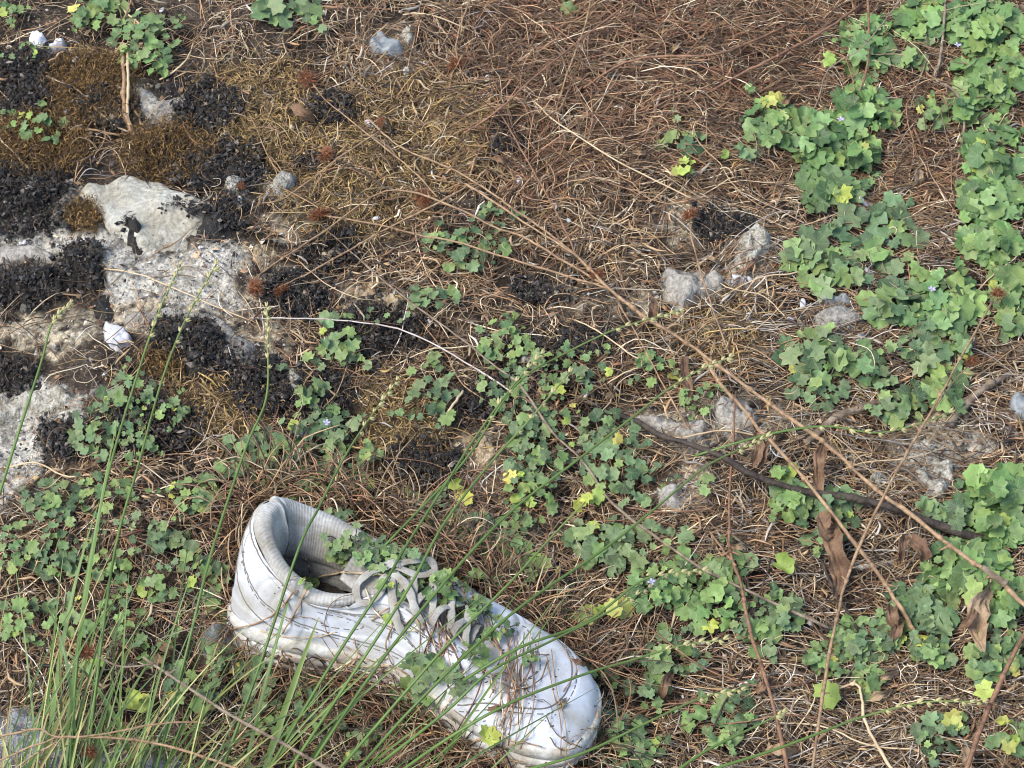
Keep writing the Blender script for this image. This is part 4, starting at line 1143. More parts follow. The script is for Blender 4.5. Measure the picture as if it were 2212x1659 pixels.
PLANTS = [
 # u, v, ru, rv, n, size, label, options
 (205, 15, 52, 38, 15, 34, 'leafy green clump cut by the top edge, left of the forked straw arm', {}),
 (310, 88, 60, 55, 24, 34, 'leafy clump sitting over the top of the forked tan stalk', {'flowers': 1}),
 (340, 152, 20, 14, 3, 34, 'two pale leaves lying just under the clump at the forked stalk', {}),
 (620, 14, 62, 32, 16, 40, 'green clump hanging down from the top edge, left of centre', {'pal': BLUEG}),
 (88, 262, 42, 38, 8, 32, 'small sprig with one pale round leaf on top, left edge area', {'yf': .25}),
 (15, 22, 28, 26, 7, 22, 'pale wilted sprig in the top left corner', {'yf': .2}),
 (45, 110, 40, 20, 6, 18, 'tiny pale sprig left of the white quartz lump', {'yf': .2}),
 (1228, 12, 18, 16, 4, 26, 'tiny green sprig at the top edge among red-brown brush', {}),
 (1870, 100, 62, 78, 38, 36, 'tall narrow clump with a yellow leaf on its left side', {'pal': BRIGHT, 'yf': .02}),
 (1790, 125, 14, 12, 1, 46, 'single yellow leaf left of the tall narrow clump', {'yf': 1}),
 (1985, 50, 58, 48, 20, 46, 'round clump at the top edge beside the dark stem', {'pal': BRIGHT}),
 (1970, 122, 32, 22, 6, 40, 'few leaves hanging below the round clump at the top edge', {'pal': BLUEG}),
 (2130, 55, 90, 70, 46, 44, 'leafy mass filling the top right corner', {'pal': BRIGHT, 'flowers': 2}),
 (2140, 165, 85, 65, 42, 44, 'leafy mass just below the top right corner', {'pal': BRIGHT}),
 (2085, 225, 40, 38, 14, 42, 'leafy bulge left of the top right mass, by the curved brown runner', {'pal': BRIGHT}),
 (2150, 320, 78, 70, 38, 46, 'leafy mass at the right edge beneath the curved brown runner', {'pal': BRIGHT, 'flowers': 1}),
 (2140, 425, 76, 60, 42, 42, 'dense leafy mass at the right edge above the small lobed one', {'pal': BRIGHT}),
 (2140, 520, 72, 46, 32, 42, 'leafy mass at the right edge right of the big-leaved plant', {'pal': BRIGHT}),
 (1665, 262, 66, 60, 22, 40, 'light green clump at the far left of the upper right patch', {'pal': BRIGHT, 'yf': .08}),
 (1770, 300, 80, 70, 34, 42, 'broad clump in the middle of the upper right patch', {'pal': BRIGHT, 'flowers': 1}),
 (1870, 235, 72, 52, 34, 42, 'clump in the upper right patch touching the tall narrow one', {'pal': BRIGHT}),
 (1850, 330, 54, 42, 18, 42, 'clump at the lower right of the upper right patch', {'pal': BRIGHT}),
 (1790, 408, 66, 36, 15, 48, 'large-leaved tail hanging below the upper right patch', {'pal': BRIGHT}),
 (2010, 250, 28, 30, 6, 36, 'yellowish few-leaved sprig between the two right-hand patches', {'yf': .4}),
 (1472, 308, 48, 24, 7, 30, 'small blue-green sprig in bare straw, left of the upper right patch', {'pal': BLUEG}),
 (1480, 362, 20, 22, 4, 30, 'yellow sprig right below the small blue-green one', {'yf': .8}),
 (1556, 328, 16, 10, 1, 50, 'lone yellow leaf left of the upper right patch', {'yf': 1}),
 (1610, 328, 26, 16, 4, 28, 'few small leaves just right of the lone yellow leaf', {'pal': BLUEG}),
 (1785, 560, 84, 66, 26, 54, 'big-leaved dark plant beside the rough cream stone', {'pal': BLUEG}),
 (1925, 520, 66, 66, 13, 58, 'big-leaved plant with its largest leaf standing at upper right', {'pal': BLUEG}),
 (1845, 470, 26, 20, 2, 60, 'two upright leaves on top of the big-leaved dark plant', {'pal': BLUEG}),
 (1930, 655, 68, 46, 18, 50, 'left half of the broad plant below the big-leaved ones', {'pal': BLUEG}),
 (2040, 650, 90, 65, 30, 52, 'right half of the broad plant, reaching to the burr stem', {'pal': BRIGHT, 'flowers': 1}),
 (2000, 755, 55, 48, 14, 42, 'lower tip of the broad plant hanging over straw', {'pal': BLUEG}),
 (2180, 620, 48, 56, 16, 42, 'clump at the right edge just behind the upper burr', {'pal': BRIGHT}),
 (2190, 695, 35, 28, 8, 38, 'small clump at the right edge between the two burrs', {}),
 (2085, 740, 26, 30, 5, 34, 'little sprig left of the burr stem, above the lower burr', {}),
 (1762, 770, 82, 48, 18, 50, 'plant with three large leaves on top, above the broken root', {'pal': BLUEG}),
 (1768, 838, 66, 40, 14, 36, 'smaller drooping leaves below the three large ones', {'pal': BLUEG}),
 (1872, 790, 42, 42, 9, 38, 'small sprig beside the white crumb under the broad plant', {}),
 (1950, 868, 58, 46, 13, 44, 'sprig right of the broken root, left one of a pair', {'pal': BLUEG}),
 (2035, 838, 42, 44, 11, 42, 'sprig with the long burr stem passing over it, right one of a pair', {}),
 (2150, 1050, 70, 50, 22, 58, 'large-leaved clump at the right edge above the dark stick', {'pal': BRIGHT}),
 (2060, 1120, 50, 42, 10, 50, 'leaves spread right above the end of the dark stick', {'pal': BLUEG}),
 (2150, 1140, 70, 60, 26, 46, 'light green mass at the right edge over the dark stick end', {'pal': BRIGHT}),
 (2090, 1230, 105, 60, 28, 54, 'broad green clump below the end of the dark stick', {'pal': BRIGHT}),
 (2020, 1300, 55, 60, 14, 52, 'dark-leaved clump left of the large hanging dead leaf', {'pal': BLUEG}),
 (2175, 1300, 50, 55, 16, 44, 'clump at the right edge behind the large hanging dead leaf', {'pal': BRIGHT}),
 (1712, 1080, 48, 50, 20, 36, 'round clump just under the dark stick', {}),
 (1790, 1085, 62, 26, 11, 42, 'leaves lying along the underside of the dark stick', {'pal': BLUEG}),
 (1700, 1022, 30, 14, 4, 34, 'few leaves above the dark stick with one yellow tip', {'yf': .3}),
 (1775, 1158, 36, 32, 6, 40, 'dark leaves behind the top of the big withered leaf', {'pal': BLUEG}),
 (1000, 530, 76, 50, 26, 30, 'compact clump crossed by a thin burr stem, middle of the picture', {'pal': BLUEG}),
 (1078, 462, 34, 26, 6, 28, 'faint sprig half hidden beyond the crossing burr stems', {'pal': BLUEG}),
 (938, 643, 52, 24, 9, 30, 'low sprig right below the compact middle clump', {'pal': BLUEG, 'yf': .1}),
 (748, 728, 58, 50, 14, 36, 'sprig right under the left part of the silvery stem', {'pal': BLUEG}),
 (662, 824, 34, 50, 9, 32, 'narrow sprig on pale stone below the silvery stem', {'pal': BLUEG}),
 (925, 855, 56, 62, 17, 32, 'upright narrow sprig left of the long silvery arc', {'pal': BLUEG}),
 (940, 775, 18, 24, 2, 34, 'single dark curled leaf just under the silvery stem', {}),
 (1090, 735, 50, 55, 20, 30, 'loose clump above the silvery arc', {}),
 (1080, 840, 50, 50, 15, 30, 'loose clump crossed by the silvery arc', {'pal': BLUEG}),
 (1190, 775, 60, 35, 14, 20, 'dim fine-leaved sprig in straw right of the silvery arc', {'yf': .1}),
 (1198, 870, 44, 50, 11, 30, 'yellow-green sprig with a drooping pale leaf, by the stalk', {'yf': .6}),
 (1270, 800, 48, 30, 10, 26, 'small-leaved sprig half covered by straw, centre right', {'pal': BLUEG}),
 (1420, 800, 34, 42, 9, 28, 'small upright sprig with a yellow bottom leaf, near the burr stem', {'yf': .25}),
 (1508, 862, 30, 30, 9, 24, 'small round sprig between the main burr stem and dead leaf', {'yf': .1}),
 (275, 850, 52, 45, 15, 30, 'clump among grass stalks left of the pale grey stone', {'pal': BLUEG}),
 (365, 888, 34, 22, 6, 26, 'little sprig on brown moss right of two green stalks', {}),
 (215, 935, 60, 50, 20, 30, 'clump with a tiny violet flower, far left middle', {'pal': BLUEG, 'flowers': 1}),
 (300, 960, 34, 42, 9, 26, 'thin sprig between the green stalks, far left middle', {}),
 (522, 985, 48, 48, 12, 38, 'big-leaved sprig left of the thick patch behind the shoe', {'pal': BLUEG}),
 (610, 990, 48, 50, 17, 36, 'left part of the thick patch behind the shoe', {'pal': BLUEG}),
 (660, 920, 55, 26, 10, 36, 'leaves with a small white petal, top of the patch behind the shoe', {'pal': BLUEG, 'flowers': 1}),
 (725, 940, 36, 55, 12, 36, 'dark upright leaves right of the patch behind the shoe', {'pal': BLUEG}),
 (660, 1050, 80, 40, 26, 34, 'dense leaves directly behind the heel of the shoe', {'yf': .06}),
 (755, 1060, 44, 45, 17, 32, 'leaves behind the far side of the shoe opening', {'yf': .08}),
 (785, 980, 30, 28, 6, 28, 'three leaves around a grass seed head behind the shoe', {}),
 (115, 1085, 66, 48, 22, 30, 'clump at the left side above the tall grass', {'pal': BLUEG}),
 (225, 1060, 42, 34, 10, 30, 'sprig between two green stalks, left side', {}),
 (420, 1070, 55, 45, 17, 30, 'clump with two yellow leaves left of the shoe heel', {'yf': .16}),
 (340, 1140, 56, 40, 12, 32, 'scattered leaves left of the shoe among grass stalks', {'pal': BLUEG}),
 (30, 1180, 36, 45, 11, 32, 'clump at the left edge beside the tallest stalk', {}),
 (120, 1200, 55, 42, 18, 32, 'clump near the left edge, lower of two', {'pal': BLUEG}),
 (215, 1215, 50, 52, 14, 30, 'clump in the grass left of the shoe, middle one', {}),
 (440, 1225, 52, 52, 15, 34, 'clump touching the heel of the shoe', {'pal': BLUEG, 'yf': .12}),
 (350, 1265, 44, 34, 9, 32, 'leaves under the grass stalks left of the heel', {}),
 (50, 1330, 46, 48, 11, 32, 'clump at the left edge beside the tussock', {}),
 (150, 1335, 50, 42, 12, 32, 'leaves half hidden in the tussock above the big burr', {'yf': .1}),
 (255, 1330, 44, 36, 9, 30, 'leaves right of the big burr in the tussock', {}),
 (500, 1330, 40, 42, 7, 44, 'large yellow-green leaf with others below the heel', {'yf': .5}),
 (490, 1395, 52, 48, 14, 36, 'dark leaves under the heel of the shoe', {'pal': BLUEG}),
 (590, 1400, 36, 34, 7, 32, 'leaves just below the sole near the heel', {}),
 (330, 1400, 42, 32, 8, 30, 'small leaves deep in the grass right of the big burr', {}),
 (205, 1440, 30, 20, 3, 36, 'yellow leaves under the big burr', {'yf': .8}),
 (420, 1475, 56, 44, 12, 34, 'leaves in the tussock near the long brown stalk', {'pal': BLUEG}),
 (300, 1510, 40, 26, 4, 44, 'two large yellow leaves low in the tussock', {'yf': .75}),
 (540, 1470, 44, 40, 9, 34, 'leaves between tussock and sole', {'pal': BLUEG}),
 (585, 1560, 50, 44, 9, 34, 'leaves at the bottom, under the crossing grass blades', {'pal': BLUEG}),
 (700, 1495, 52, 60, 12, 38, 'sprig in straw right below the waist of the sole', {'pal': BLUEG}),
 (775, 1590, 40, 40, 7, 34, 'sprig near the bottom edge left of the toe', {'pal': BLUEG}),
 (985, 1045, 12, 12, 1, 46, 'upper of two bright yellow leaves in bare ground behind the shoe', {'yf': 1}),
 (1003, 1075, 12, 10, 1, 44, 'lower of two bright yellow leaves in bare ground behind the shoe', {'yf': 1}),
 (1130, 915, 48, 42, 12, 38, 'sprig with one big leaf near the end of the silvery arc', {'pal': BLUEG}),
 (1165, 985, 60, 50, 20, 32, 'dense clump crossed by two tall green stalks', {'pal': BLUEG}),
 (1150, 1060, 56, 40, 12, 34, 'clump with several yellow leaves behind the shoe tongue', {'yf': .4}),
 (1315, 930, 52, 45, 15, 36, 'clump right at the broken upper end of the dark stick', {'pal': BLUEG}),
 (1320, 1010, 52, 50, 15, 40, 'clump with long striped leaves left of the dark stick', {'pal': BLUEG}),
 (1270, 1075, 30, 20, 3, 40, 'yellow leaves lying between two leafy clumps', {'yf': .9}),
 (1395, 1060, 34, 30, 6, 30, 'tiny sprig in dark straw below the dark stick', {'pal': BLUEG}),
 (1530, 1045, 24, 20, 3, 34, 'single yellow-green leaf on straw right of the tiny sprig', {'yf': .5}),
 (940, 1110, 55, 36, 15, 34, 'leaves behind the shoe where three stalks cross', {'pal': BLUEG}),
 (1010, 1150, 60, 42, 19, 34, 'clump beyond the shoe laces', {'pal': BLUEG}),
 (1090, 1160, 50, 52, 16, 34, 'clump right of the laces under tall stalks', {}),
 (920, 1190, 50, 28, 10, 28, 'leaves spilling over the far rim of the shoe', {'pal': BLUEG, 'onshoe': True}),
 (1045, 1245, 50, 42, 13, 34, 'leaves right beside the lace knot', {'pal': BRIGHT}),
 (1160, 1235, 42, 36, 6, 38, 'pale yellow-green leaves right of the laces', {'yf': .5}),
 (1295, 1165, 62, 44, 14, 46, 'big-leaved clump in the middle of the lower half', {'pal': BLUEG, 'yf': .12}),
 (1400, 1185, 82, 46, 18, 46, 'big-leaved clump right of the middle one, lower half', {'pal': BLUEG}),
 (1440, 1275, 70, 50, 26, 36, 'bright dense mound of leaves with a violet flower', {'pal': BRIGHT, 'flowers': 1}),
 (1540, 1290, 62, 60, 26, 38, 'bright dense mound of leaves, right part by the stem', {'pal': BRIGHT}),
 (1330, 1320, 36, 20, 3, 44, 'yellow leaf pair left under the bright mound', {'yf': .8}),
 (1570, 1225, 50, 34, 10, 36, 'leaves on top right of the bright mound', {}),
 (1265, 1330, 40, 18, 3, 40, 'pale long leaf lying on straw below the laces', {'yf': .4}),
 (1430, 1415, 52, 52, 12, 42, 'three-lobed big leaves right of the toe', {'pal': BLUEG}),
 (1410, 1490, 48, 45, 9, 36, 'leaves around the curled dead leaf right of the toe', {'pal': BLUEG}),
 (1275, 1470, 44, 44, 12, 34, 'leaves growing up against the toe of the shoe', {'pal': BLUEG}),
 (1325, 1575, 60, 34, 14, 40, 'leaves right of the toe, near the bottom edge', {'pal': BLUEG}),
 (1360, 1625, 58, 36, 14, 36, 'leaves at the bottom edge right of the toe', {'yf': .1}),
 (1220, 1630, 56, 28, 10, 42, 'leaves below the toe at the bottom edge', {'pal': BLUEG}),
 (1580, 1525, 38, 36, 9, 36, 'sprig of four round leaves in bare straw, bottom centre right', {'pal': BLUEG}),
 (1565, 1580, 28, 30, 6, 36, 'sprig right under the four round leaves', {}),
 (1495, 1550, 30, 18, 3, 36, 'pair of round leaves near the bottom, left of the sprig', {}),
 (1640, 1370, 44, 40, 9, 42, 'leaves below the knee of the right-hand stem', {'pal': BLUEG}),
 (1690, 1320, 40, 40, 10, 36, 'leaves left of the long straight burr stem', {'pal': BLUEG}),
 (1690, 1215, 12, 12, 1, 52, 'lone yellow leaf left of the big withered leaf', {'yf': 1}),
 (1870, 1380, 70, 50, 30, 34, 'dense clump between the two long stems, lower right', {'pal': BLUEG}),
 (1780, 1420, 42, 36, 12, 32, 'small leaves right of the long straight burr stem', {}),
 (1950, 1310, 40, 26, 7, 36, 'leaves under the end of the left brown stem', {'pal': BLUEG}),
 (2000, 1375, 50, 50, 20, 36, 'clump left of the large hanging dead leaf, lower', {'pal': BLUEG}),
 (1880, 1470, 40, 26, 8, 34, 'leaves above the bent whitish straw', {}),
 (2030, 1415, 34, 28, 5, 46, 'large round leaf with small ones, right of dense clump', {'pal': BLUEG}),
 (2130, 1430, 50, 46, 12, 42, 'leaves left of the right-hand leaning stem', {'pal': BLUEG}),
 (2135, 1492, 18, 14, 1, 66, 'large bright yellow leaf by the right-hand leaning stem', {'yf': 1}),
 (1790, 1500, 18, 18, 1, 58, 'yellow-green leaf by the long stem near the bottom', {'yf': 1}),
 (2020, 1590, 46, 46, 10, 42, 'sprig at the bottom right with round leaves', {'pal': BLUEG}),
 (2060, 1555, 20, 12, 2, 50, 'yellow leaf on top of the bottom right sprig', {'yf': 1}),
 (2190, 1400, 32, 40, 8, 36, 'leaves at the right edge below the hanging dead leaf', {}),
 (2175, 1600, 36, 40, 6, 40, 'yellow-green leaves in the bottom right corner', {'yf': .5}),
 # on and in the shoe
 (765, 1180, 64, 40, 20, 32, 'leaves growing out of the shoe opening, left part', {'onshoe': True, 'hmax': .014, 'pal': BLUEG}),
 (850, 1200, 62, 40, 20, 30, 'leaves growing out of the shoe opening, right part', {'onshoe': True, 'hmax': .014, 'pal': BLUEG}),
 (668, 1265, 18, 12, 4, 24, 'tiny sprig hanging on the near rim of the shoe', {'onshoe': True, 'hmax': .006}),
 (855, 1258, 28, 28, 4, 42, 'yellow-green leaves beside the laces', {'onshoe': True, 'hmax': .01, 'yf': .5}),
 (840, 1335, 12, 10, 1, 52, 'single bright yellow leaf on the white side of the shoe', {'onshoe': True, 'hmax': .006, 'yf': 1}),
 (925, 1440, 44, 26, 6, 44, 'leaves lying across the middle of the shoe', {'onshoe': True, 'hmax': .01, 'pal': BLUEG}),
 (985, 1470, 36, 26, 6, 40, 'leaves lying across the shoe just behind the toe box', {'onshoe': True, 'hmax': .01, 'pal': BLUEG}),
 (895, 1500, 40, 26, 6, 42, 'leaves over the waist of the sole', {'onshoe': True, 'hmax': .01, 'pal': BLUEG}),
 (1030, 1400, 26, 34, 6, 34, 'dark sprig on the vamp of the shoe', {'onshoe': True, 'hmax': .012}),
 (1050, 1590, 16, 12, 2, 46, 'yellow-green leaf in front of the toe sole', {'onshoe': True, 'hmax': .006, 'yf': 1}),
 (905, 1205, 62, 34, 18, 30, 'leaves lying over the tongue and far eyelets of the shoe', {'onshoe': True, 'hmax': .016, 'pal': BLUEG}),
 (960, 1265, 52, 36, 14, 32, 'leaves threaded through the laces of the shoe', {'onshoe': True, 'hmax': .016}),
 (1010, 1320, 40, 26, 8, 30, 'leaves over the far edge of the vamp', {'onshoe': True, 'hmax': .014, 'pal': BLUEG}),
 (1075, 1350, 44, 24, 8, 26, 'small leaves over the far edge of the toe box', {'onshoe': True, 'hmax': .010, 'pal': BLUEG}),
 (730, 1120, 36, 20, 7, 32, 'leaves leaning over the far rim of the shoe opening', {'hmax': .05, 'pal': BLUEG}),
 (560, 1430, 36, 26, 6, 34, 'leaves standing against the sole near the heel', {'hmax': .03}),
 (1150, 1425, 26, 14, 4, 20, 'tiny sprig on the toe box', {'onshoe': True, 'hmax': .006}),
]
for (u, v, ru, rv, n, s, lab, kw) in PLANTS:
    plant(u, v, ru, rv, n, s, lab, **kw)

# ------------------------------------------------------------------ dried stems with burrs
def burr_mesh(k):
    r = random.Random(300 + k); mb = MB()
    R = 1.0
    mb.tube([Vector((0, 0, -.35)), Vector((0, 0, -.15)), Vector((0, 0, .15)), Vector((0, 0, .35))], [.18, .36, .36, .18], 7)
    for i in range(150):
        zz = 1 - 1.7 * (i + .5) / 150; a = i * 2.39996
        d = Vector((math.cos(a) * math.sqrt(max(0, 1 - zz * zz)), math.sin(a) * math.sqrt(max(0, 1 - zz * zz)), zz))
        d = (d + Vector((r.gauss(0, .14), r.gauss(0, .14), r.gauss(0, .14)))).normalized()
        L = r.uniform(.7, 1.1)
        sd = d.cross(Vector((r.gauss(0, 1), r.gauss(0, 1), r.gauss(0, 1)))).normalized()
        mb.tube([d * .25, d * L * .7 + sd * .04, d * L + sd * .12, d * (L + .02) + sd * .26], [.042, .030, .022, .01], 3, caps=False)
    return mb.mesh('seed_head', M['burr'])
BURRS = [burr_mesh(k) for k in range(3)]
def burr(parent, u, v, px, h, squash=1.0, surf=P):
    p = surf(u, v, h); o = bpy.data.objects.new('seed_head', random.choice(BURRS)); C.objects.link(o)
    r = px * mpp(p) * random.uniform(.72, 1.0)
    squash *= random.uniform(.55, 1.0)
    o.parent = parent; o.location = p - parent.location
    o.rotation_euler = (random.uniform(-.9, .9), random.uniform(-.9, .9), random.uniform(0, 6))
    o.scale = (r, r, r * squash)
    return o
def stemline(parent, pts, r0, r1=None, m='drystem', name='stem', knots=0, surf=P, sides=6, jit=.0002):
    r0 *= .68; r1 = r1 and r1 * .68
    """pts: (u, v, height above the ground)"""
    r1 = r0 if r1 is None else r1
    w_ = [surf(*p) for p in pts]
    path = catmull(w_, 5)
    path = [path[0]] + [q + Vector((random.gauss(0, jit), random.gauss(0, jit), random.gauss(0, jit))) for q in path[1:-1]] + [path[-1]]
    ph_ = random.uniform(0, 6)
    mb = MB(); mb.tube(path, lambda t: (r0 + (r1 - r0) * t) * (1 + .10 * math.sin(t * 23 + ph_) + .08 * math.sin(t * 61 + ph_ * 2)), sides)
    if r0 > .0006 and m != 'bark':
        L_ = sum((x - y).length for x, y in zip(path[1:], path[:-1]))
        for k in range(int(L_ / .045)):
            i_ = random.randrange(1, len(path) - 1); q = path[i_]; d = (path[i_ + 1] - path[i_ - 1]).normalized()
            sv = (d * random.uniform(.3, 1) + d.cross(toCam).normalized() * random.choice((-1, 1)) + Vector((0, 0, random.uniform(-.3, .4)))).normalized()
            rr_ = max(r0, r1) ; l_ = random.uniform(.002, .009)
            mb.tube([q, q + sv * l_ * .5, q + sv * l_ + Vector((0, 0, -.001))], [rr_ * .8, rr_ * .5, rr_ * .3], 4)
            mb.tube([q - d * rr_ * 1.6, q, q + d * rr_ * 1.6], [rr_ * .9, rr_ * 1.35, rr_ * .9], sides)
    for k in range(knots):
        q = path[int((k + .7) / (knots + .4) * (len(path) - 1))]; d = (path[-1] - path[0]).normalized()
        mb.tube([q - d * r0 * 2.2, q, q + d * r0 * 2.2], [r0 * .9, r0 * 1.3, r0 * .9], 6)
    return mb.build(name, M[m], parent)
def withered(parent, pts, wpx, m='dead', h=.012, seed=0, name='withered_leaf'):
    """a crumpled leaf hanging along a line of photo points"""
    r = random.Random(seed)
    line = catmull([P(a, b, h + (.006 * math.sin(i * 2.1))) for i, (a, b) in enumerate(pts)], 5)
    n = len(line); wr = wpx * mpp(line[0]) * .85; V = []; nc = 11
    for i, c in enumerate(line):
        t = i / (n - 1); d = (line[min(i + 1, n - 1)] - line[max(i - 1, 0)]).normalized()
        side = d.cross(toCam).normalized(); nn = side.cross(d)
        ww = wr * (math.sin(math.pi * min(1, t * .93 + .07)) ** .6) * (1 + .2 * math.sin(t * 17 + seed))
        tw = .5 * math.sin(t * 3 + seed)
        for j in range(nc):
            s = (j / (nc - 1) - .5) * 2
            zz = abs(s) * .55 * ww * (1 + .6 * math.sin(t * 9 + seed)) + .16 * ww * math.sin(s * 9 + t * 14 + seed) + .09 * ww * math.sin(abs(s) * 10 - t * 34)
            V.append(c + side * (s * ww * .9 * math.cos(tw)) + nn * (zz - ww * .2 + s * ww * math.sin(tw)) + d * (ww * .1 * r.uniform(-1, 1)))
    F = [(i * nc + j, i * nc + j + 1, (i + 1) * nc + j + 1, (i + 1) * nc + j) for i in range(n - 1) for j in range(nc - 1)]
    me = bpy.data.meshes.new(name); me.from_pydata(V, [], F); me.materials.append(M[m])
    for p in me.polygons: p.use_smooth = True
    o = link(name, me)
    if parent: keep(o, parent)
    return o

# the big branched dry plant reaching in from the lower right
big = empty('dried_burr_plant', P(2211, 1305, .02))
tag(big, 'large branching brown dried plant with burrs and withered leaves reaching in from the right', 'dried plant')
H = .028
stemline(big, [(2290, 1375, H), (2211, 1305, H), (2144, 1243, H), (2073, 1195, H), (1962, 1106, H), (1919, 1078, H), (1849, 1018, H), (1793, 965, H), (1703, 901, H), (1598, 825, H + .002), (1483, 740, H + .003), (1400, 689, H + .003), (1318, 625, H + .003), (1244, 551, H + .003)], .0024, .0017, knots=6)
stemline(big, [(1519, 770, H), (1560, 835, H), (1611, 888, H), (1639, 929, H), (1664, 951, H), (1754, 1055, H), (1835, 1159, H), (1894, 1235, H), (1939, 1302, H - .004), (1976, 1364, .012)], .0018, .0022, knots=4)
stemline(big, [(1244, 551, H), (1180, 500, H), (1098, 443, H), (1076, 426, H), (980, 367, H - .002), (873, 322, .022), (822, 282, .020), (790, 250, .018)], .0013, .0009)
stemline(big, [(1318, 625, H), (1226, 597, H), (1098, 558, H), (981, 521, .022), (912, 509, .020), (822, 486, .018), (714, 468, .014), (690, 463, .012)], .0013, .0009)
stemline(big, [(1300, 612, H), (1200, 553, H), (1130, 512, H), (1066, 489, .026), (950, 435, .024), (832, 413, .022), (700, 500, .020), (565, 589, .014), (552, 612, .012)], .0014, .0009)
stemline(big, [(1244, 551, H), (1131, 479, H), (1014, 402, .024), (1002, 407, .024), (937, 443, .023), (835, 494, .022), (755, 540, .018), (668, 589, .014), (600, 622, .010)], .0013, .0009)
stemline(big, [(1244, 551, H), (1218, 491, H), (1169, 399, .024), (1131, 333, .018), (1090, 260, .012), (1048, 208, .008)], .0011, .0009, m='redstem')
stemline(big, [(945, 426, .024), (873, 352, .020), (745, 251, .016), (700, 212, .012), (676, 180, .010)], .0010, .0007)
stemline(big, [(843, 411, .022), (770, 365, .018), (704, 336, .012)], .0008, .0007, m='bark')
stemline(big, [(822, 282, .020), (724, 346, .018), (617, 426, .012), (560, 440, .008)], .0010, .0007)
stemline(big, [(2141, 1250, H), (2138, 1275, H - .006), (2140, 1300, .02)], .0007, .0006)
stemline(big, [(1967, 1110, H), (1962, 1140, .02), (1970, 1165, .018)], .0009, .0007)
stemline(big, [(2175, 1262, H + .003), (2144, 1243, H + .003), (2125, 1225, H + .003)], .0042, .0028, m='wood', name='stem_node')
for (u, v, px, h) in ((690, 463, 30, .012), (704, 334, 25, .012), (665, 170, 26, .010), (552, 622, 26, .012), (608, 628, 24, .010), (915, 428, 30, .016), (1295, 590, 15, .03), (1280, 596, 13, .03), (521, 403, 15, .008), (822, 262, 13, .012), (985, 140, 28, .010), (1160, 75, 16, .010)):
    burr(big, u, v, px, h)
withered(big, [(1632, 935), (1640, 965), (1625, 1010)], 17, seed=1, h=.026)
withered(big, [(1652, 940), (1650, 975), (1640, 1015)], 12, seed=2, h=.022)
withered(big, [(1785, 950), (1770, 990), (1768, 1040), (1782, 1090)], 17, seed=3, h=.024)
withered(big, [(1795, 1120), (1800, 1180), (1815, 1240), (1800, 1290)], 30, seed=4, h=.022)
withered(big, [(1775, 1105), (1785, 1145), (1815, 1150)], 24, seed=5, h=.026)
withered(big, [(1955, 1155), (1950, 1180), (1945, 1215)], 14, seed=6, h=.018)
withered(big, [(1968, 1158), (1990, 1180), (2002, 1215)], 22, seed=7, h=.018)
withered(big, [(2138, 1272), (2118, 1310), (2110, 1355), (2128, 1410)], 32, m='paledead', seed=8, h=.022)
withered(big, [(2118, 1300), (2095, 1335), (2070, 1360)], 12, seed=9, h=.022)
withered(big, [(1930, 1300), (1925, 1330), (1940, 1370)], 18, seed=10, h=.016)
withered(big, [(1945, 1330), (1935, 1365), (1920, 1400)], 15, seed=11, h=.012)
withered(big, [(1480, 770), (1478, 800), (1490, 850), (1480, 890)], 14, seed=12, h=.014)

def stalk(label, pts, r0, r1=None, m='drystem', burrs=(), cat='stalk', name='dried_stalk', knots=0, group=None, surf=P, leaves=()):
    e = empty(name, surf(*pts[0])); tag(e, label, cat, group)
    stemline(e, pts, r0, r1, m, knots=knots, surf=surf)
    for (u, v, px, h) in burrs: burr(e, u, v, px, h, surf=surf)
    for i, lf in enumerate(leaves): withered(e, lf[0], lf[1], seed=40 + i, h=lf[2])
    return e
e = stalk('long straight dry stalk at right carrying two burrs', [(1752, 1680, .03), (1783, 1462, .034), (1801, 1364, .036), (1838, 1226, .040), (1905, 1078, .042), (1962, 974, .042), (2006, 898, .040), (2074, 775, .036), (2144, 651, .03)], .0017, .0011, burrs=[(2156, 634, 24, .030), (2100, 780, 25, .026)], cat='dried stalk', knots=2)
stemline(e, [(1985, 930, .038), (2020, 880, .034), (2055, 830, .030), (2092, 790, .026)], .0010, .0007)
stalk('dry stalk standing below a single burr, right of centre', [(1577, 769, .008), (1534, 651, .016), (1498, 532, .020), (1490, 481, .020)], .0011, .0008, burrs=[(1490, 464, 26, .020)], cat='dried stalk')
stalk('long silvery brown stalk running from the middle burrs to the bottom right', [(694, 486, .010), (758, 543, .012), (822, 602, .012), (912, 671, .012), (1000, 735, .014), (1074, 794, .014), (1123, 832, .014), (1193, 932, .014), (1262, 1001, .014), (1326, 1091, .014), (1431, 1170, .016), (1526, 1233, .020), (1696, 1313, .020), (1795, 1358, .014)], .0008, .0017, m='wood', cat='dried stalk', knots=3)
stalk('smooth silvery white stem curving across the middle', [(540, 687, .006), (620, 688, .010), (700, 690, .012), (840, 705, .014), (930, 740, .014), (1050, 810, .012), (1120, 860, .010), (1200, 940, .006)], .0006, .0012, m='whitestem', cat='stem')
stalk('pale straight straw in the red-brown brush above centre', [(1150, 215, .010), (1208, 267, .016), (1330, 345, .018), (1425, 395, .014), (1498, 430, .008)], .0009, .0008, m='palestem', cat='straw')
stalk('thin orange stalk standing right of the main brown stem', [(1336, 656, .014), (1370, 712, .018), (1398, 765, .020), (1436, 837, .018), (1503, 955, .006)], .0008, .0009, cat='dried stalk')
stalk('brown stalk with a swollen knee running to the bottom edge', [(1590, 845, .014), (1583, 960, .02), (1575, 1078, .022), (1577, 1191, .022), (1600, 1260, .022), (1619, 1355, .022), (1664, 1501, .02), (1706, 1680, .018)], .0010, .0020, m='redstem', cat='dried stalk', knots=3)
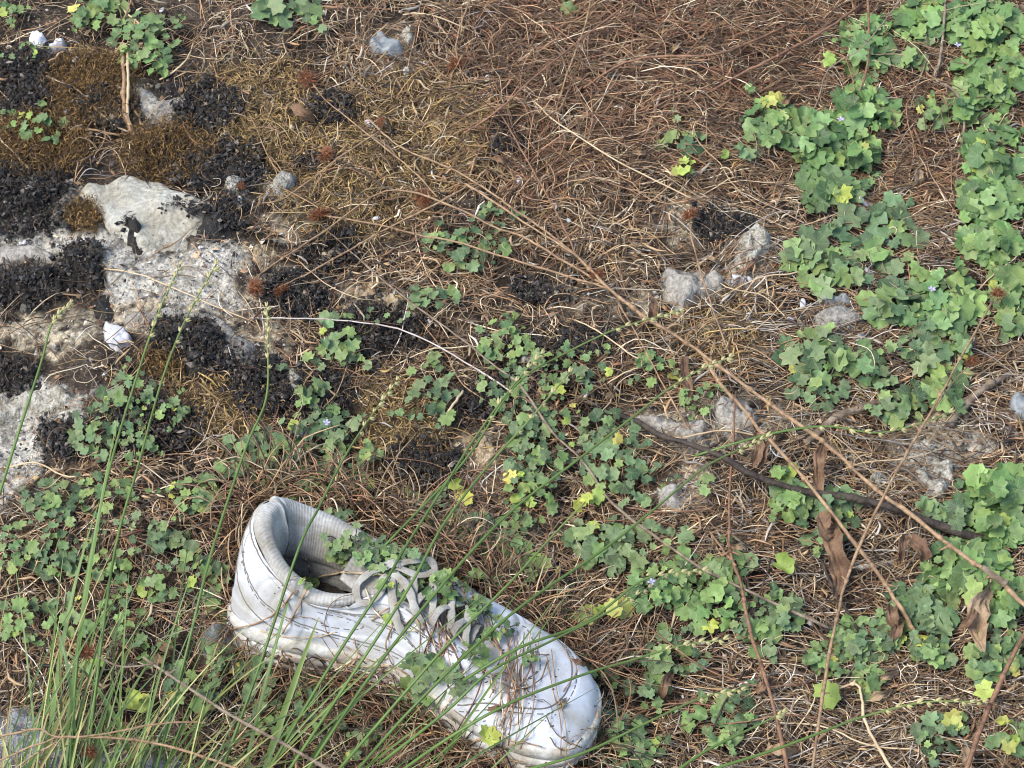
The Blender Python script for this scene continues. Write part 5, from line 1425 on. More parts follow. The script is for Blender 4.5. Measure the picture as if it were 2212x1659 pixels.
stalk('brown stalk joining the knee of the stem from upper left', [(1535, 1150, .012), (1560, 1185, .016), (1589, 1222, .022)], .0012, .0013, m='drystem', cat='dried stalk')
stalk('leaning reddish stem in the bottom right corner', [(2260, 1300, .03), (2212, 1370, .03), (2136, 1529, .03), (2081, 1680, .028)], .0020, .0024, m='redstem', cat='dried stalk', knots=2)
stalk('thin brown stem with curled dead leaf, bottom centre', [(1392, 1346, .012), (1460, 1400, .016), (1532, 1448, .018), (1637, 1483, .016), (1720, 1478, .012), (1780, 1465, .008)], .0008, .0008, m='redstem', cat='dried stalk', leaves=[([(1455, 1450), (1435, 1480), (1425, 1520)], 14, .014)])
stalk('bent whitish straw at the bottom right', [(1800, 1490, .012), (1850, 1478, .016), (1862, 1510, .016), (1869, 1556, .016), (1902, 1623, .012), (1940, 1680, .010)], .0011, .0018, m='palestem', cat='straw')
stalk('brown curved runner beside the top right leaves', [(2045, -20, .010), (2038, 60, .016), (2030, 130, .016), (2020, 170, .012), (2060, 195, .016), (2078, 235, .018), (2082, 290, .014), (2065, 370, .006)], .0018, .0012, m='wood', cat='runner')
stalk('second brown runner left of the top right leaves', [(2005, 120, .014), (1990, 160, .012), (1970, 220, .010), (1965, 270, .006)], .0010, .0008, m='wood', cat='runner')
stalk('brown stem rising through the tall narrow clump', [(1875, -20, .016), (1877, 80, .022), (1872, 150, .020), (1855, 205, .010)], .0014, .0013, m='redstem', cat='dried stalk')
stalk('thin arching stem over the tall narrow clump', [(1960, -20, .03), (1895, 65, .034), (1860, 105, .032), (1790, 150, .022), (1770, 210, .012), (1745, 260, .006)], .0009, .0008, m='wood', cat='dried stalk')
stalk('short brown root left of the small sprigs, lower right of the big-leaved plant', [(1740, 960, .004), (1800, 905, .007), (1850, 885, .008), (1900, 868, .007), (1912, 855, .004)], .0042, .0050, m='wood', cat='root', name='dead_root')
stalk('thick broken root under the lower burr at right', [(2050, 920, .004), (2090, 870, .008), (2140, 830, .008), (2190, 805, .004)], .0042, .0036, m='wood', cat='root', name='dead_root')
stalk('grey hollow bit of broken stem right of the withered leaves', [(1820, 1228, .004), (1870, 1224, .005), (1935, 1212, .004)], .0030, .0026, m='palestone', cat='stem', name='broken_stem')
stick = empty('dark_stick', P(1663, 1037, .01)); tag(stick, 'thick dark bent stick lying across straw at right', 'stick')
stemline(stick, [(1344, 898, .010), (1385, 915, .016), (1431, 942, .020), (1495, 962, .022), (1560, 988, .022), (1610, 1018, .022), (1663, 1040, .022), (1737, 1061, .022), (1800, 1070, .021), (1877, 1082, .020), (1950, 1104, .018), (2018, 1131, .016), (2088, 1156, .013), (2152, 1170, .008)], .0024, .0044, m='bark', name='stick_wood', sides=10, jit=.0003)
stalk('twig with dark broken tip left of the bright leafy stem', [(1610, 1445, .008), (1560, 1530, .014), (1535, 1590, .010)], .0012, .0010, m='bark', cat='twig')
stalk('dark thin twig right of the withered leaf', [(1775, 1210, .01), (1800, 1270, .014), (1860, 1370, .012)], .0016, .0014, m='bark', cat='twig', name='dried_twig')
stalk('short dark twig right of the bright mound', [(1665, 1205, .01), (1640, 1290, .012), (1600, 1400, .008)], .0010, .0010, m='bark', cat='twig')
stalk('red-brown stem across the top brush, right of centre', [(1260, 190, .012), (1340, 140, .020), (1420, 122, .022), (1540, 118, .02), (1620, 92, .018), (1700, 55, .012)], .0013, .0015, m='redstem', cat='dried stalk')
stalk('long stem rising to the top edge in the red-brown brush', [(1000, 290, .010), (1080, 235, .018), (1150, 170, .022), (1260, 80, .026), (1340, 20, .024), (1390, -20, .02)], .0011, .0012, m='redstem', cat='dried stalk')
stalk('thick stem crossing the upper right brush to the leaves', [(1520, 205, .008), (1600, 160, .018), (1700, 110, .022), (1790, 60, .02), (1860, 10, .014)], .0014, .0018, m='redstem', cat='dried stalk')
stalk('upright brown stem in the brush at the top edge', [(1280, -20, .02), (1262, 60, .022), (1225, 160, .016), (1195, 260, .006)], .0011, .0009, m='drystem', cat='dried stalk')
stalk('curved stem leaving the top edge left of the brush', [(1020, -10, .016), (1000, 40, .02), (985, 110, .016), (1010, 190, .006)], .0010, .0008, m='drystem', cat='dried stalk')
stalk('long thin tan straw near the top, right of the blue-grey stone', [(870, 32, .006), (905, 28, .010), (960, 42, .012), (1040, 75, .006)], .0009, .0008, m='palestem', cat='straw')
stalk('broken pale straw stuck above the shoe tongue', [(1000, 845, .012), (975, 880, .010), (952, 912, .006)], .0015, .0015, m='palestem', cat='straw')
stalk('short white straw standing in brush above the sprig', [(1426, 205, .012), (1418, 225, .008), (1405, 250, .004)], .0011, .0009, m='whitestem', cat='straw')
stalk('pale pointed straw beside the small blue-green sprig', [(1390, 282, .004), (1430, 288, .007), (1475, 302, .006)], .0012, .0008, m='whitestem', cat='straw')
stalk('straw forming a long line on the pale grit', [(225, 580, .004), (300, 592, .006), (380, 625, .006), (450, 655, .006), (535, 690, .004)], .0010, .0007, m='palestem', cat='straw')
stalk('straw slanting in from the left edge below the brown cushion', [(-20, 280, .010), (25, 325, .010), (65, 368, .006)], .0011, .0007, m='palestem', cat='straw')
stalk('brown stalk crossing the tussock from the big burr to the bottom', [(310, 1420, .060), (400, 1480, .062), (500, 1545, .060), (600, 1600, .055), (760, 1690, .045)], .0013, .0019, m='wood', cat='dried stalk', burrs=[(187, 1408, 26, .05)])
stalk('short stalk from the big burr in the tussock', [(205, 1415, .052), (260, 1440, .056), (330, 1435, .060)], .0009, .0010, m='wood', cat='dried stalk')
e = stalk('pale forked stalk lying over the tussock at the bottom left', [(-20, 1595, .06), (80, 1575, .068), (125, 1592, .07), (230, 1585, .072), (330, 1565, .07), (420, 1560, .065), (445, 1562, .06)], .0010, .0010, m='drystem', cat='dried stalk')
stemline(e, [(125, 1592, .07), (230, 1593, .07), (330, 1605, .066), (440, 1635, .06), (560, 1680, .055)], .0013, .0014)
stemline(e, [(-20, 1650, .06), (50, 1620, .065), (125, 1592, .07)], .0009, .0010)
stemline(e, [(-20, 1700, .06), (60, 1640, .065), (130, 1600, .07)], .0008, .0010)
stemline(e, [(170, 1593, .07), (190, 1610, .06), (194, 1620, .055)], .0007, .0006)
burr(e, 194, 1625, 21, .05)
# the forked tan stalk at top left
fk = empty('forked_stalk', P(290, 300, .003)); tag(fk, 'tan forked stalk standing among black and brown moss at top left', 'dried stalk')
stemline(fk, [(264, 96, .010), (267, 150, .014), (268, 200, .014), (270, 245, .010), (284, 280, .006), (296, 305, .001)], .0022, .0030, m='drystem')
stemline(fk, [(274, 100, .011), (277, 160, .016), (276, 210, .015), (276, 250, .010), (286, 282, .006)], .0016, .0020, m='palestem')
stemline(fk, [(76, 154, .003), (114, 170, .007), (170, 197, .009), (216, 243, .008), (250, 272, .006), (284, 288, .005)], .0010, .0013, m='palestem')
stemline(fk, [(130, 272, .004), (200, 280, .006), (245, 290, .006), (288, 290, .004)], .0013, .0016, m='drystem')
stemline(fk, [(284, 228, .007), (300, 255, .008), (308, 280, .006), (292, 290, .004)], .0013, .0013, m='drystem')
stemline(fk, [(385, 272, .004), (330, 285, .006), (290, 290, .004)], .0011, .0012, m='drystem')
stalk('thick straw slanting down from the top edge above the forked stalk', [(238, -10, .010), (275, 30, .012), (318, 64, .006)], .0014, .0013, m='palestem', cat='straw')
stalk('short brown straw crossing the slanting one at the top edge', [(286, -10, .012), (275, 25, .014), (263, 48, .008)], .0011, .0011, m='drystem', cat='straw')
stalk('tan straw curving below the leafy clump beside the forked stalk', [(418, 92, .004), (405, 125, .008), (375, 155, .008), (345, 172, .004)], .0010, .0012, m='palestem', cat='straw')

# loose medium straws, individually laid by hand where the photograph shows them best
LOOSE = [((905, 690), (960, 760), (1000, 830), (1075, 880), 'brown'), ((1240, 690), (1300, 720), (1370, 770), (1440, 800), 't'), ((640, 560), (700, 610), (760, 640), (820, 650), 't'),
         ((1560, 640), (1640, 600), (1720, 590), (1780, 570), 't'), ((1510, 580), (1570, 620), (1650, 640), (1700, 690), 't'), ((2060, 960), (1960, 990), (1860, 1000), (1760, 1040), 't'),
         ((1390, 940), (1470, 945), (1560, 930), (1660, 945), 't'), ((1290, 1080), (1380, 1100), (1480, 1105), (1580, 1090), 'b'), ((1640, 1110), (1700, 1130), (1760, 1150), (1830, 1160), 'b'),
         ((2100, 640), (2150, 590), (2190, 560), (2212, 530), 't'), ((1310, 830), (1360, 800), (1420, 790), (1480, 800), 't'), ((770, 1000), (840, 990), (930, 1000), (1010, 1040), 'b'),
         ((960, 1060), (1040, 1085), (1100, 1100), (1180, 1100), 'b'), ((1830, 1560), (1700, 1545), (1600, 1560), (1500, 1570), 'b'), ((1680, 1560), (1780, 1570), (1880, 1610), (1990, 1620), 't'),
         ((1380, 1540), (1450, 1520), (1540, 1525), (1600, 1560), 'b'), ((860, 1090), (900, 1070), (960, 1080), (1050, 1120), 'b'), ((1120, 1290), (1200, 1340), (1290, 1380), (1340, 1400), 't'),
         ((420, 1000), (470, 990), (520, 1040), (560, 1060), 't'), ((10, 1010), (80, 1000), (150, 1030), (260, 1010), 't'), ((300, 1120), (380, 1100), (450, 1150), (500, 1130), 'b')]
STR_L = ['under the silvery arc', 'beside the main burr stem at centre', 'between burr stems left of centre', 'left of the rough cream stone, upper', 'left of the rough cream stone, lower', "right of the dark stick's upper half", 'crossing the grey stone above the stick', 'below the tiny sprig under the dark stick', 'below the dark stick, reddish', 'at the right edge above the upper burr', 'just right of the thin orange stalk', 'above the shoe, right of the patch of leaves', 'arching over leaves behind the laces', 'along the bottom right, reddish', 'right of the bent whitish straw at the bottom', 'right of the toe, near the bottom', 'behind the far rim of the shoe', "from the laces down to the toe's right", 'among grass stalks left of the shoe, upper', 'at the left edge above the leaves', 'left of the shoe heel']
for i, (*pp, k) in enumerate(LOOSE):
    stalk('curved loose straw ' + STR_L[i], [(a, b, .006 + .006 * (j in (1, 2))) for j, (a, b) in enumerate(pp)], random.uniform(.0005, .0009), m={'t': 'palestem', 'b': 'redstem', 'brown': 'drystem'}[k], cat='straw', name='straw', group='loose long straws')

# ------------------------------------------------------------------ green grass stalks with spikelets
sp = MB(); sp.tube([Vector((0, 0, 0)), Vector((0, .25, 0)), Vector((0, .6, 0)), Vector((0, 1, 0))], [.05, .2, .17, .01], 6)
sp.tube([Vector((.1, .1, 0)), Vector((.25, .5, .05)), Vector((.34, .85, .05))], [.04, .11, .01], 5)
SPK = sp.mesh('spikelet', M['spike'])
def gstalk(label, pts, r0=.0011, r1=.0006, nspk=10, frac=.28, col=(.13, .21, .05)):
    """pts from root to tip"""
    e = empty('grass_stalk', P(*pts[0])); tag(e, label, 'grass stalk', 'tall green grass stalks leaning over the shoe')
    path = catmull([P(*p) for p in pts], 6); n = len(path)
    mb = MB()
    cols = []
    mb.tube(path, lambda t: r0 + (r1 - r0) * t, 5)
    nv = len(mb.v[0]); t = np.repeat(np.linspace(0, 1, n), 5)[:, None]
    c = np.array(col) * (1 - t * .25) + np.array((.30, .27, .10)) * t ** 3 * .6
    mb.c = [c * random.uniform(.85, 1.15)]
    mb.build('stem', M['grass'], e)
    for k in range(nspk):
        q = 1 - frac * (k / nspk) ** 1.15
        i = min(n - 2, int(q * (n - 1))); p = path[i].lerp(path[i + 1], q * (n - 1) - i)
        d = (path[i + 1] - path[i]).normalized(); side = d.cross(toCam).normalized() * (1 if k % 2 else -1)
        y = (d + side * random.uniform(.25, .6) + toCam * random.uniform(-.2, .3)).normalized(); x = y.cross(toCam).normalized(); z_ = x.cross(y)
        o = bpy.data.objects.new('spikelet', SPK); C.objects.link(o)
        s = random.uniform(.0045, .0068)
        mt = Matrix((x, y, z_)).transposed().to_4x4() @ Matrix.Diagonal((s, s, s, 1)); mt.translation = p - e.location
        o.parent = e; o.matrix_local = mt
    return e
gstalk('green stalk with a pale seed tip at the far left edge', [(-15, 1110, .03), (40, 935, .045), (89, 783, .05), (112, 700, .045), (152, 656, .038)])
gstalk('green stalk with its seed tip on the white grit, left of a pair', [(150, 1690, .02), (165, 1450, .05), (190, 1230, .07), (240, 1000, .08), (300, 799, .075), (344, 672, .07), (390, 572, .06)])
gstalk('green stalk with its seed tip on the white grit, right of a pair', [(185, 1690, .02), (215, 1420, .05), (250, 1180, .07), (300, 1000, .08), (352, 815, .078), (406, 680, .07), (467, 572, .06)])
gstalk('green stalk whose pale seed tip stands over the black moss', [(330, 1690, .02), (400, 1420, .05), (455, 1200, .07), (530, 970, .07), (575, 860, .066), (578, 740, .06), (577, 662, .055)])
gstalk('green stalk rising from the heel of the shoe to a thin seed head', [(470, 1690, .03), (560, 1440, .06), (645, 1186, .10), (689, 1096, .10), (745, 986, .095), (804, 896, .085), (858, 822, .075)])
gstalk('tall green stalk crossing the shoe laces, seed head near the silvery arc', [(560, 1700, .03), (700, 1460, .08), (830, 1260, .12), (873, 1186, .12), (960, 1050, .11), (1032, 937, .10), (1122, 816, .085), (1170, 765, .075)])
gstalk('tall green stalk crossing the shoe middle, right next to another', [(600, 1700, .03), (760, 1460, .09), (880, 1275, .12), (960, 1130, .12), (1060, 1000, .10), (1150, 900, .09), (1230, 805, .075)], nspk=6)
gstalk('tall green stalk reaching to the long straw by the dark stick', [(640, 1700, .03), (800, 1460, .08), (950, 1270, .11), (1097, 1111, .11), (1251, 991, .10), (1367, 901, .09), (1439, 844, .08), (1510, 800, .07), (1575, 772, .06)], nspk=12, frac=.25)
gstalk('thin green stalk with its seed head over the layered grey stone', [(830, 1180, .08), (1000, 1000, .07), (1085, 870, .07), (1136, 812, .07), (1200, 774, .066), (1316, 717, .06), (1400, 690, .05), (1468, 672, .045)], r0=.0008, nspk=10, frac=.3)
gstalk('green stalk ending in seeds beside the brown withered leaves', [(740, 1700, .03), (900, 1520, .08), (1100, 1330, .10), (1298, 1191, .10), (1406, 1106, .09), (1521, 1011, .075), (1600, 970, .06), (1655, 945, .05)], nspk=8, frac=.18)
gstalk('nearly level pale green stalk above the dark stick', [(1500, 985, .02), (1597, 955, .03), (1700, 930, .035), (1793, 921, .036), (1891, 935, .034), (1970, 920, .03), (2050, 893, .02)], r0=.0009, nspk=12, frac=.6)
gstalk('green stalk running low along the bottom right', [(1440, 1700, .04), (1530, 1665, .05), (1663, 1623, .055), (1780, 1580, .055), (1866, 1548, .05), (1997, 1517, .04), (2122, 1517, .03)], nspk=12, frac=.3)
gstalk('green stalk ending in pale seeds just right of the shoe toe', [(820, 1700, .04), (960, 1600, .07), (1100, 1520, .08), (1264, 1456, .07), (1362, 1427, .06), (1470, 1395, .05), (1562, 1382, .04)], nspk=9, frac=.25)
gstalk('green stalk over the bright dense mound', [(1000, 1470, .07), (1120, 1400, .08), (1264, 1345, .07), (1377, 1260, .06), (1440, 1240, .05), (1517, 1233, .04)], nspk=9, frac=.3)
gstalk('green stalk crossing the toe towards the bare straw', [(1000, 1700, .05), (1130, 1665, .06), (1264, 1625, .06), (1400, 1560, .05), (1517, 1507, .04), (1600, 1490, .03)], nspk=8, frac=.25)
gstalk('short green stalk at the bottom edge, right of centre', [(1430, 1690, .04), (1520, 1625, .045), (1637, 1567, .04), (1690, 1540, .03)], nspk=4, frac=.15)
gstalk('green stalk from the shoe waist up over the far leaves', [(700, 1700, .03), (820, 1560, .07), (960, 1400, .10), (1100, 1260, .11), (1210, 1140, .10), (1264, 1085, .09)], nspk=0)
gstalk('bluish green stalk across the toe box', [(820, 1650, .06), (960, 1540, .09), (1060, 1450, .10), (1180, 1390, .09), (1300, 1330, .07), (1400, 1270, .05)], nspk=4, frac=.12)

# ------------------------------------------------------------------ tussock of green blades, bottom left
def blades(name, specs, label=None):
    """specs: list of (root uvh, mid uvh, tip uvh, width, colour)"""
    mb = MB()
    for (a, b, c, w_, col) in specs:
        p0, p1, p2 = P(*a), P(*b), P(*c)
        n = 12; pts = []
        for k in range(n + 1):
            t = k / n; pts.append(p0 * (1 - t) ** 2 + p1 * 2 * t * (1 - t) + p2 * t * t)
        V = []; cc = []
        fl = random.uniform(-.7, .7)
        for k, p in enumerate(pts):
            t = k / n; d = (pts[min(k + 1, n)] - pts[max(k - 1, 0)]).normalized()
            s = d.cross(toCam).normalized(); nn = s.cross(d)
            s2 = s * math.cos(fl) + nn * math.sin(fl)
            ww = w_ * (min(1, .55 + t * 2) * (1 - t ** 2.4) + .04)
            V += [p - s2 * ww + nn * ww * .35, p, p + s2 * ww + nn * ww * .35]
            q = np.array(col) * (1 + .25 * t) + np.array((.16, .08, .0)) * max(0, t - .8) * 1.5
            cc += [q, q * .82, q]
        F = []
        for k in range(n):
            i = k * 3; F += [(i, i + 1, i + 4, i + 3), (i + 1, i + 2, i + 5, i + 4)]
        mb.add([tuple(x) for x in V], F, np.array(cc))
    o = mb.build(name, M['grass'])
    return o
GC = [(.11, .18, .04), (.14, .215, .055), (.08, .135, .04), (.19, .26, .07), (.10, .15, .06), (.13, .19, .05), (.30, .29, .10)]
spec = []
for k in range(190):
    u0 = random.triangular(-90, 560, 90) if k < 130 else random.uniform(-90, 420); v0 = random.uniform(1640, 1960) if k < 130 else random.uniform(1700, 2000)
    lean = random.gauss(.34, .30) + (u0 - 150) / 1300; L = random.uniform(180, 620) * (1.0 if u0 < 500 else .8)
    du = L * math.sin(lean); dv = -L * math.cos(lean)
    hm = random.uniform(.02, .10); ht = random.uniform(.01, .12)
    if random.random() < .22: ht = .01; du *= 1.6; dv *= .55
    col = random.choice(GC) if random.random() > .12 else random.choice([(.42, .33, .15), (.34, .25, .11), (.40, .40, .14)])
    spec.append(((u0, v0, 0), (u0 + du * .35, v0 + dv * .55, hm), (u0 + du, v0 + dv, ht), random.uniform(.0004, .0009), col))
tag(blades('grass', spec), 'thick tussock of long green grass blades in the bottom left', kind='stuff')
spec = []
for k in range(16):       # blades fanning over the shoe and right of it
    u0 = random.uniform(480, 1000); v0 = random.uniform(1580, 1800)
    L = random.uniform(250, 620); a = random.gauss(.78, .16)
    du = L * math.sin(a); dv = -L * math.cos(a)
    spec.append(((u0, v0, 0), (u0 + du * .45, v0 + dv * .5, random.uniform(.05, .10)), (u0 + du, v0 + dv, random.uniform(.05, .10)), random.uniform(.0004, .0009), random.choice(GC[:6])))
tag(blades('grass_over_shoe', spec), 'thin green blades slanting across the shoe', kind='stuff')
# a few wide hand-placed blades
HB = [((130, 1700, 0), (190, 1200, .10), (255, 900, .12), .0019), ((100, 1700, 0), (120, 1350, .08), (215, 1080, .09), .0017), ((160, 1690, 0), (170, 1400, .10), (90, 1290, .06), .0014),
      ((560, 1700, 0), (630, 1480, .05), (690, 1330, .06), .0022), ((520, 1700, 0), (600, 1350, .07), (640, 1250, .07), .0014), ((300, 1700, 0), (260, 1500, .05), (110, 1380, .04), .0014),
      ((640, 1700, 0), (720, 1550, .05), (800, 1490, .05), .0016)]
GRS_L = ['rising highest left of the green stalk pair', "second highest in the tussock's left part", 'leaning back to the left edge', 'broadest, crossing the sole of the shoe', 'curving beside the heel of the shoe', 'bending low to the left over plastic', 'crossing under the waist of the shoe']
for i, (a, b, c, w_) in enumerate(HB):
    o = blades('broad_grass', [(a, b, c, w_, GC[i % 4])])
    tag(o, 'broad bright grass blade ' + GRS_L[i], 'grass blade', 'broad grass blades')

# ------------------------------------------------------------------ crumpled clear plastic under the tussock
pl = patch('plastic_sheet', [(-80, 1510), (40, 1500), (150, 1540), (240, 1580), (330, 1600), (440, 1640), (520, 1720), (300, 1800), (-80, 1800)], .004, .02, M['plastic'], .5, 70, seed=77, step=.0016, jag=.004)
if pl: tag(pl, 'crumpled greyish clear plastic lying under the grass in the bottom left corner', 'plastic')
pl = patch('plastic_scrap', [(430, 1385), (500, 1350), (560, 1360), (570, 1410), (520, 1440), (450, 1430)], .010, .012, M['plastic'], .5, 60, seed=78, step=.0015)
if pl: tag(pl, 'small scrap of clear plastic below the heel of the shoe', 'plastic')

# ------------------------------------------------------------------ dry threads draped over the shoe
mb = MB(); rn = random.Random(5)
def drape(pts, r, col):
    q = catmull([(a, b, 0) for a, b in pts], 9)
    mb.tube([S(p.x, p.y, .0022 + .0016 * math.sin(i * .9)) for i, p in enumerate(q)], r, 4, col=col)
for k in range(20):
    u0 = rn.gauss(1120, 55); v0 = rn.uniform(1345, 1420); L = rn.uniform(90, 290); sl = rn.gauss(-.12, .22)
    c = PAL['tan'][rn.randrange(7)] if rn.random() < .6 else PAL['red'][rn.randrange(6)] * 1.2
    drape([(u0, v0), (u0 + sl * L * .3 + rn.gauss(0, 8), v0 + L * .33), (u0 + sl * L * .7 + rn.gauss(0, 10), v0 + L * .66), (u0 + sl * L, v0 + L)], rn.uniform(.00025, .0005), c)
for k in range(30):
    u0 = rn.uniform(880, 1010); v0 = rn.uniform(1180, 1330); L = rn.uniform(80, 260); a = rn.gauss(1.5, .5)
    c = PAL['tan'][rn.randrange(7)] if rn.random() < .5 else PAL['red'][rn.randrange(6)] * 1.2
    drape([(u0, v0), (u0 + math.cos(a) * L * .33 + rn.gauss(0, 9), v0 + math.sin(a) * L * .33), (u0 + math.cos(a) * L * .66 + rn.gauss(0, 9), v0 + math.sin(a) * L * .66), (u0 + math.cos(a) * L, v0 + math.sin(a) * L)], rn.uniform(.0003, .0006), c)
for k in range(45):
    u0 = rn.uniform(600, 1300); v0 = 1330 + (u0 - 600) * .38 + rn.gauss(0, 50); L = rn.uniform(40, 170); a = rn.uniform(0, 6.28); cv = rn.gauss(0, .8)
    pts = [(u0, v0)]
    for j in range(3): pts.append((pts[-1][0] + math.cos(a) * L / 3, pts[-1][1] + math.sin(a) * L / 3)); a += cv
    drape(pts, rn.uniform(.0002, .0005), PAL['tan'][rn.randrange(7)])
drape([(640, 1275), (600, 1320), (560, 1345), (470, 1370)], .0006, PAL['red'][1]); drape([(665, 1270), (640, 1320), (610, 1370)], .0006, PAL['red'][3])
drape([(670, 1262), (700, 1245), (760, 1238), (850, 1245)], .0008, PAL['tan'][1]); drape([(672, 1256), (668, 1225), (660, 1208)], .0006, PAL['tan'][1])
tag(mb.build('draped_straw', M['straw']), 'dry threads and straws draped over the shoe', kind='stuff')

# straw and bits banked against the shoe
n = 2400
k_ = RNG.random(n); uu = 505 + 790 * k_; 
vv = np.where(RNG.random(n) < .5, np.interp(uu, [505, 620, 860, 960, 1100, 1300], [1340, 1425, 1535, 1610, 1665, 1620]) + RNG.normal(12, 12, n), np.interp(uu, [505, 600, 900, 1100, 1300], [1200, 1080, 1180, 1330, 1500]) + RNG.normal(-12, 12, n))
w3 = Pn(uu, vv, 0)
me = strands('banked_straw', w3[:, :2], RNG.uniform(0, 6.28, n), RNG.uniform(.015, .06, n), RNG.uniform(.0003, .0006, n), RNG.normal(0, 1.3, n), RNG.uniform(.004, .026, n), pick({'tan': np.ones(n), 'red': np.full(n, .4), 'dark': np.full(n, .2)}, n), sides=3, segs=7, wob=.4, base=RNG.uniform(.002, .018, n))
tag(link('banked_straw', me), 'dry straw banked up against the shoe', kind='stuff')

# ------------------------------------------------------------------ pebbles, shell bits, flakes
PEB = [((K2(200, 580)), 9), ((K2(1915, 240)), 9), (K2(190, 1105), 13), (K1(300, 170), 6), (K1(600, 480), 10), (K1(1290, 80), 9), (K1(960, 700), 6), (K1(1260, 685), 8), (K1(1615, 1250), 14), (K1(170, 1340), 9),
       (K3(910, 1040), 13), (K3(1215, 605), 12), (K3(1130, 1110), 8), (K3(1540, 1150), 12), (K3(1895, 660), 10), (K3(2170, 1530), 10), (K4(600, 385), 9), (K4(100, 1530), 9), (K4(1000, 945), 9), (K4(1360, 790), 10),
       (K5(965, 280), 9), (K5(1405, 1155), 7), (K5(265, 1340), 7), (K6(1010, 1040), 5), (K6(2020, 1110), 10), (K6(510, 300), 9), (K9(1000, 560), 17), (K9(885, 1195), 14), (K9(75, 895), 9), (K9(490, 800), 13), (K9(395, 915), 9),
       (K7(320, 665), 13), (K7(1365, 690), 7), (K8(860, 345), 12), (K8(650, 345), 9), (K8(2040, 1330), 8), (K10(85, 750), 9), ((1345, 1295), 6), ((1835, 1250), 10), ((1295, 1385), 8), ((1750, 1345), 9), ((1475, 1505), 6)]
PEB_L = ['between two dark lumps on the white grit at left', "by a burr above the cream stone's right end", 'on the black mound at the left edge', 'near the white quartz lump at top left', 'left of the forked stalk, above the brown cushion', 'right of the top left leafy clump', 'left of the foot of the forked stalk', 'on gritty stone right of the forked stalk', 'below the forked stalk, right of brown moss', 'on the broad brown cushion at the left edge', 'below the small burr near the top, in ochre moss', 'below the blue-grey stone', 'right of the ochre moss, pinkish', 'square and cream, in straw above centre', 'left of the upright brown stem in the brush', 'under the long brown stem, right of ochre moss', 'among top brush near the thorny burr', 'left of the orange stem, above centre', 'beside tangled roots in the upper brush', 'behind the white straw in the brush', 'beneath the burr stem left of the middle clump', 'right of the low middle sprig', 'left of the narrow sprig below the silvery stem', 'by the main brown stem at centre', 'right of the white flat chip', 'under the main burr stem, centre', 'in the gap between the two big-leaved plants', 'by the small grey stone, white and sharp', 'left of the big-leaved plants, below the chip', 'under the big-leaved plant, buff coloured', 'just below the buff pebble by the big-leaved plant', 'white, above the patch behind the shoe', 'orange, in dark moss above the shoe', 'beside straw above the dark stick', 'above the drooping yellow leaf', 'at the lower right of the brown withered leaf', "left of the dark stick's lower half", 'beside the bright mound of leaves', 'left of the large hanging dead leaf, white', 'below the bright mound', 'under the long straight burr stem', 'right of the shoe toe']
def pebble_mesh(k, m):
    r = random.Random(k); V = []; F = []
    nu, nvv = 9, 6
    for i in range(nvv):
        a = math.pi * i / (nvv - 1)
        for j in range(nu):
            b = 2 * math.pi * j / nu; q = 1 + r.uniform(-.14, .14)
            V.append((math.cos(b) * math.sin(a) * q, math.sin(b) * math.sin(a) * q * .75, math.cos(a) * .5 * q))
    for i in range(nvv - 1):
        for j in range(nu):
            F.append((i * nu + j, i * nu + (j + 1) % nu, (i + 1) * nu + (j + 1) % nu, (i + 1) * nu + j))
    me = bpy.data.meshes.new('pebble'); me.from_pydata(V, [], F); me.materials.append(M[m])
    for p in me.polygons: p.use_smooth = k % 2 == 0
    return me
PM = [pebble_mesh(k, ['quartz', 'quartz', 'roughstone', 'warmstone', 'quartz'][k]) for k in range(5)]
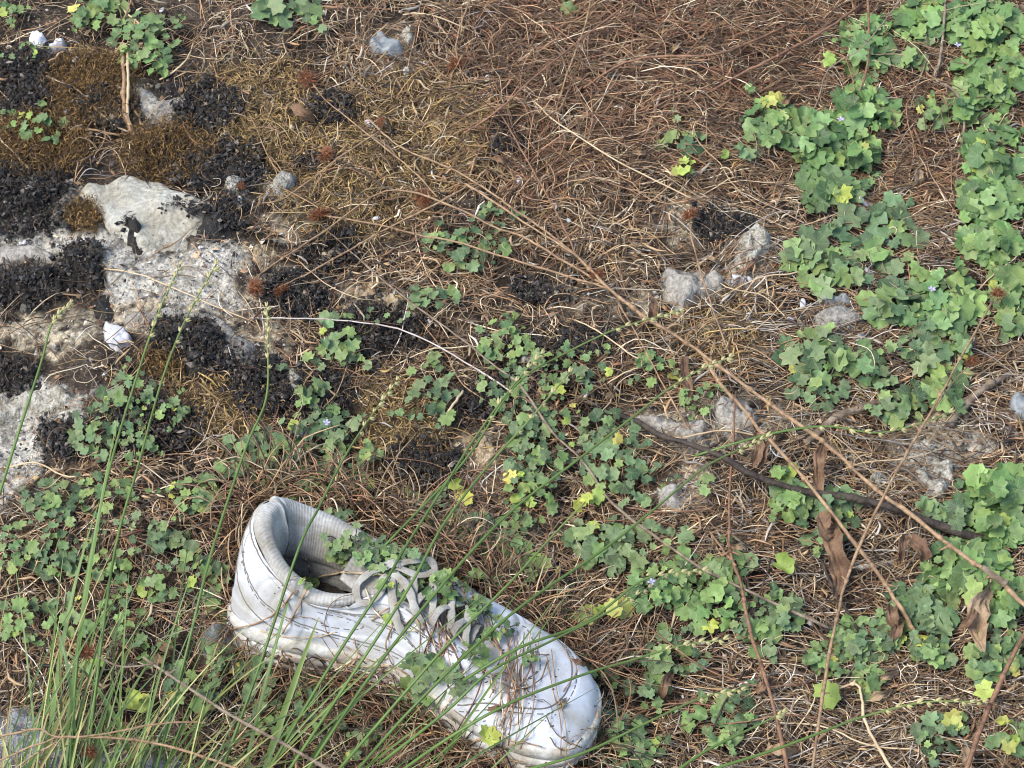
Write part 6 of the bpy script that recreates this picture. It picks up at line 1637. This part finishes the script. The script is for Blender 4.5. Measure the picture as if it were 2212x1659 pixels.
for i, ((u, v), px) in enumerate(PEB):
    o = bpy.data.objects.new('pebble', PM[i % 5]); C.objects.link(o); p = P(u, v, .005); o.location = p
    s = px * mpp(p); o.scale = (s, s * random.uniform(.7, 1), s * random.uniform(.6, 1)); o.rotation_euler = (random.uniform(-.5, .5), random.uniform(-.5, .5), random.uniform(0, 6))
    tag(o, 'small pebble ' + PEB_L[i], 'pebble', 'small pale pebbles in the litter')
# brown crumpled leaf scraps
SCR = [((655, 245), 28), ((1085, 345), 16), ((1985, 385), 20), ((360, 1400), 22), ((345, 1430), 20), ((1410, 670), 22), ((1540, 560), 14), ((1905, 280), 18), ((1100, 880), 12), ((1440, 1490), 12), ((1075, 1530), 16), ((1165, 1560), 16), ((1215, 1520), 14), ((545, 1290), 10),
       ((1250, 1430), 14), ((1600, 1180), 16), ((1650, 1480), 20), ((1690, 1620), 26), ((1905, 1500), 24), ((1915, 1460), 22), ((2090, 1640), 28), ((1380, 330), 12), ((1460, 100), 14), ((1310, 150), 16), ((1700, 215), 16), ((480, 1130), 14), ((200, 1000), 14)]
SCR_L = ['grey-brown, in ochre litter near the top', 'dark, in straw right of the ochre moss', 'pale, between the two right-hand leafy patches', 'in the tussock right of the big burr, upper', 'in the tussock right of the big burr, lower', 'under the main burr stem right of centre', 'right of the single burr at upper right', 'between the right-hand leafy patches, small', 'under the silvery arc', 'in the leaves right of the shoe toe', 'on the toe box, left one', 'on the toe box, lower one', 'on the toe box near its tip', 'on the near side of the shoe', 'behind the toe box under straw', 'below the dark stick, pale', 'by the curled dead leaf right of the toe', 'at the bottom edge right of centre', 'below the bent whitish straw, larger', 'beside the bent whitish straw, upper', 'at the bottom edge in the right corner', 'in straw above the small blue-green sprig', 'in the top brush, left one', 'in the top brush, middle one', 'in the upper brush above the leafy patch', 'left of the heel of the shoe', 'near the clump with a violet flower, far left']
for i, ((u, v), wpx) in enumerate(SCR):
    a = random.uniform(0, 6.28); L = wpx * 1.3
    hh = .012
    p = [(u - math.cos(a) * L, v - math.sin(a) * L * .7), (u, v), (u + math.cos(a) * L, v + math.sin(a) * L * .7)]
    o = withered(None, p, wpx * .6, m=random.choice(['dead', 'paledead']), seed=i + 60, h=hh if not (1000 < u < 1280 and 1400 < v < 1600) else .05, name='dead_leaf')
    tag(o, 'dead leaf scrap ' + SCR_L[i], 'dead leaf', 'scraps of dead leaf')
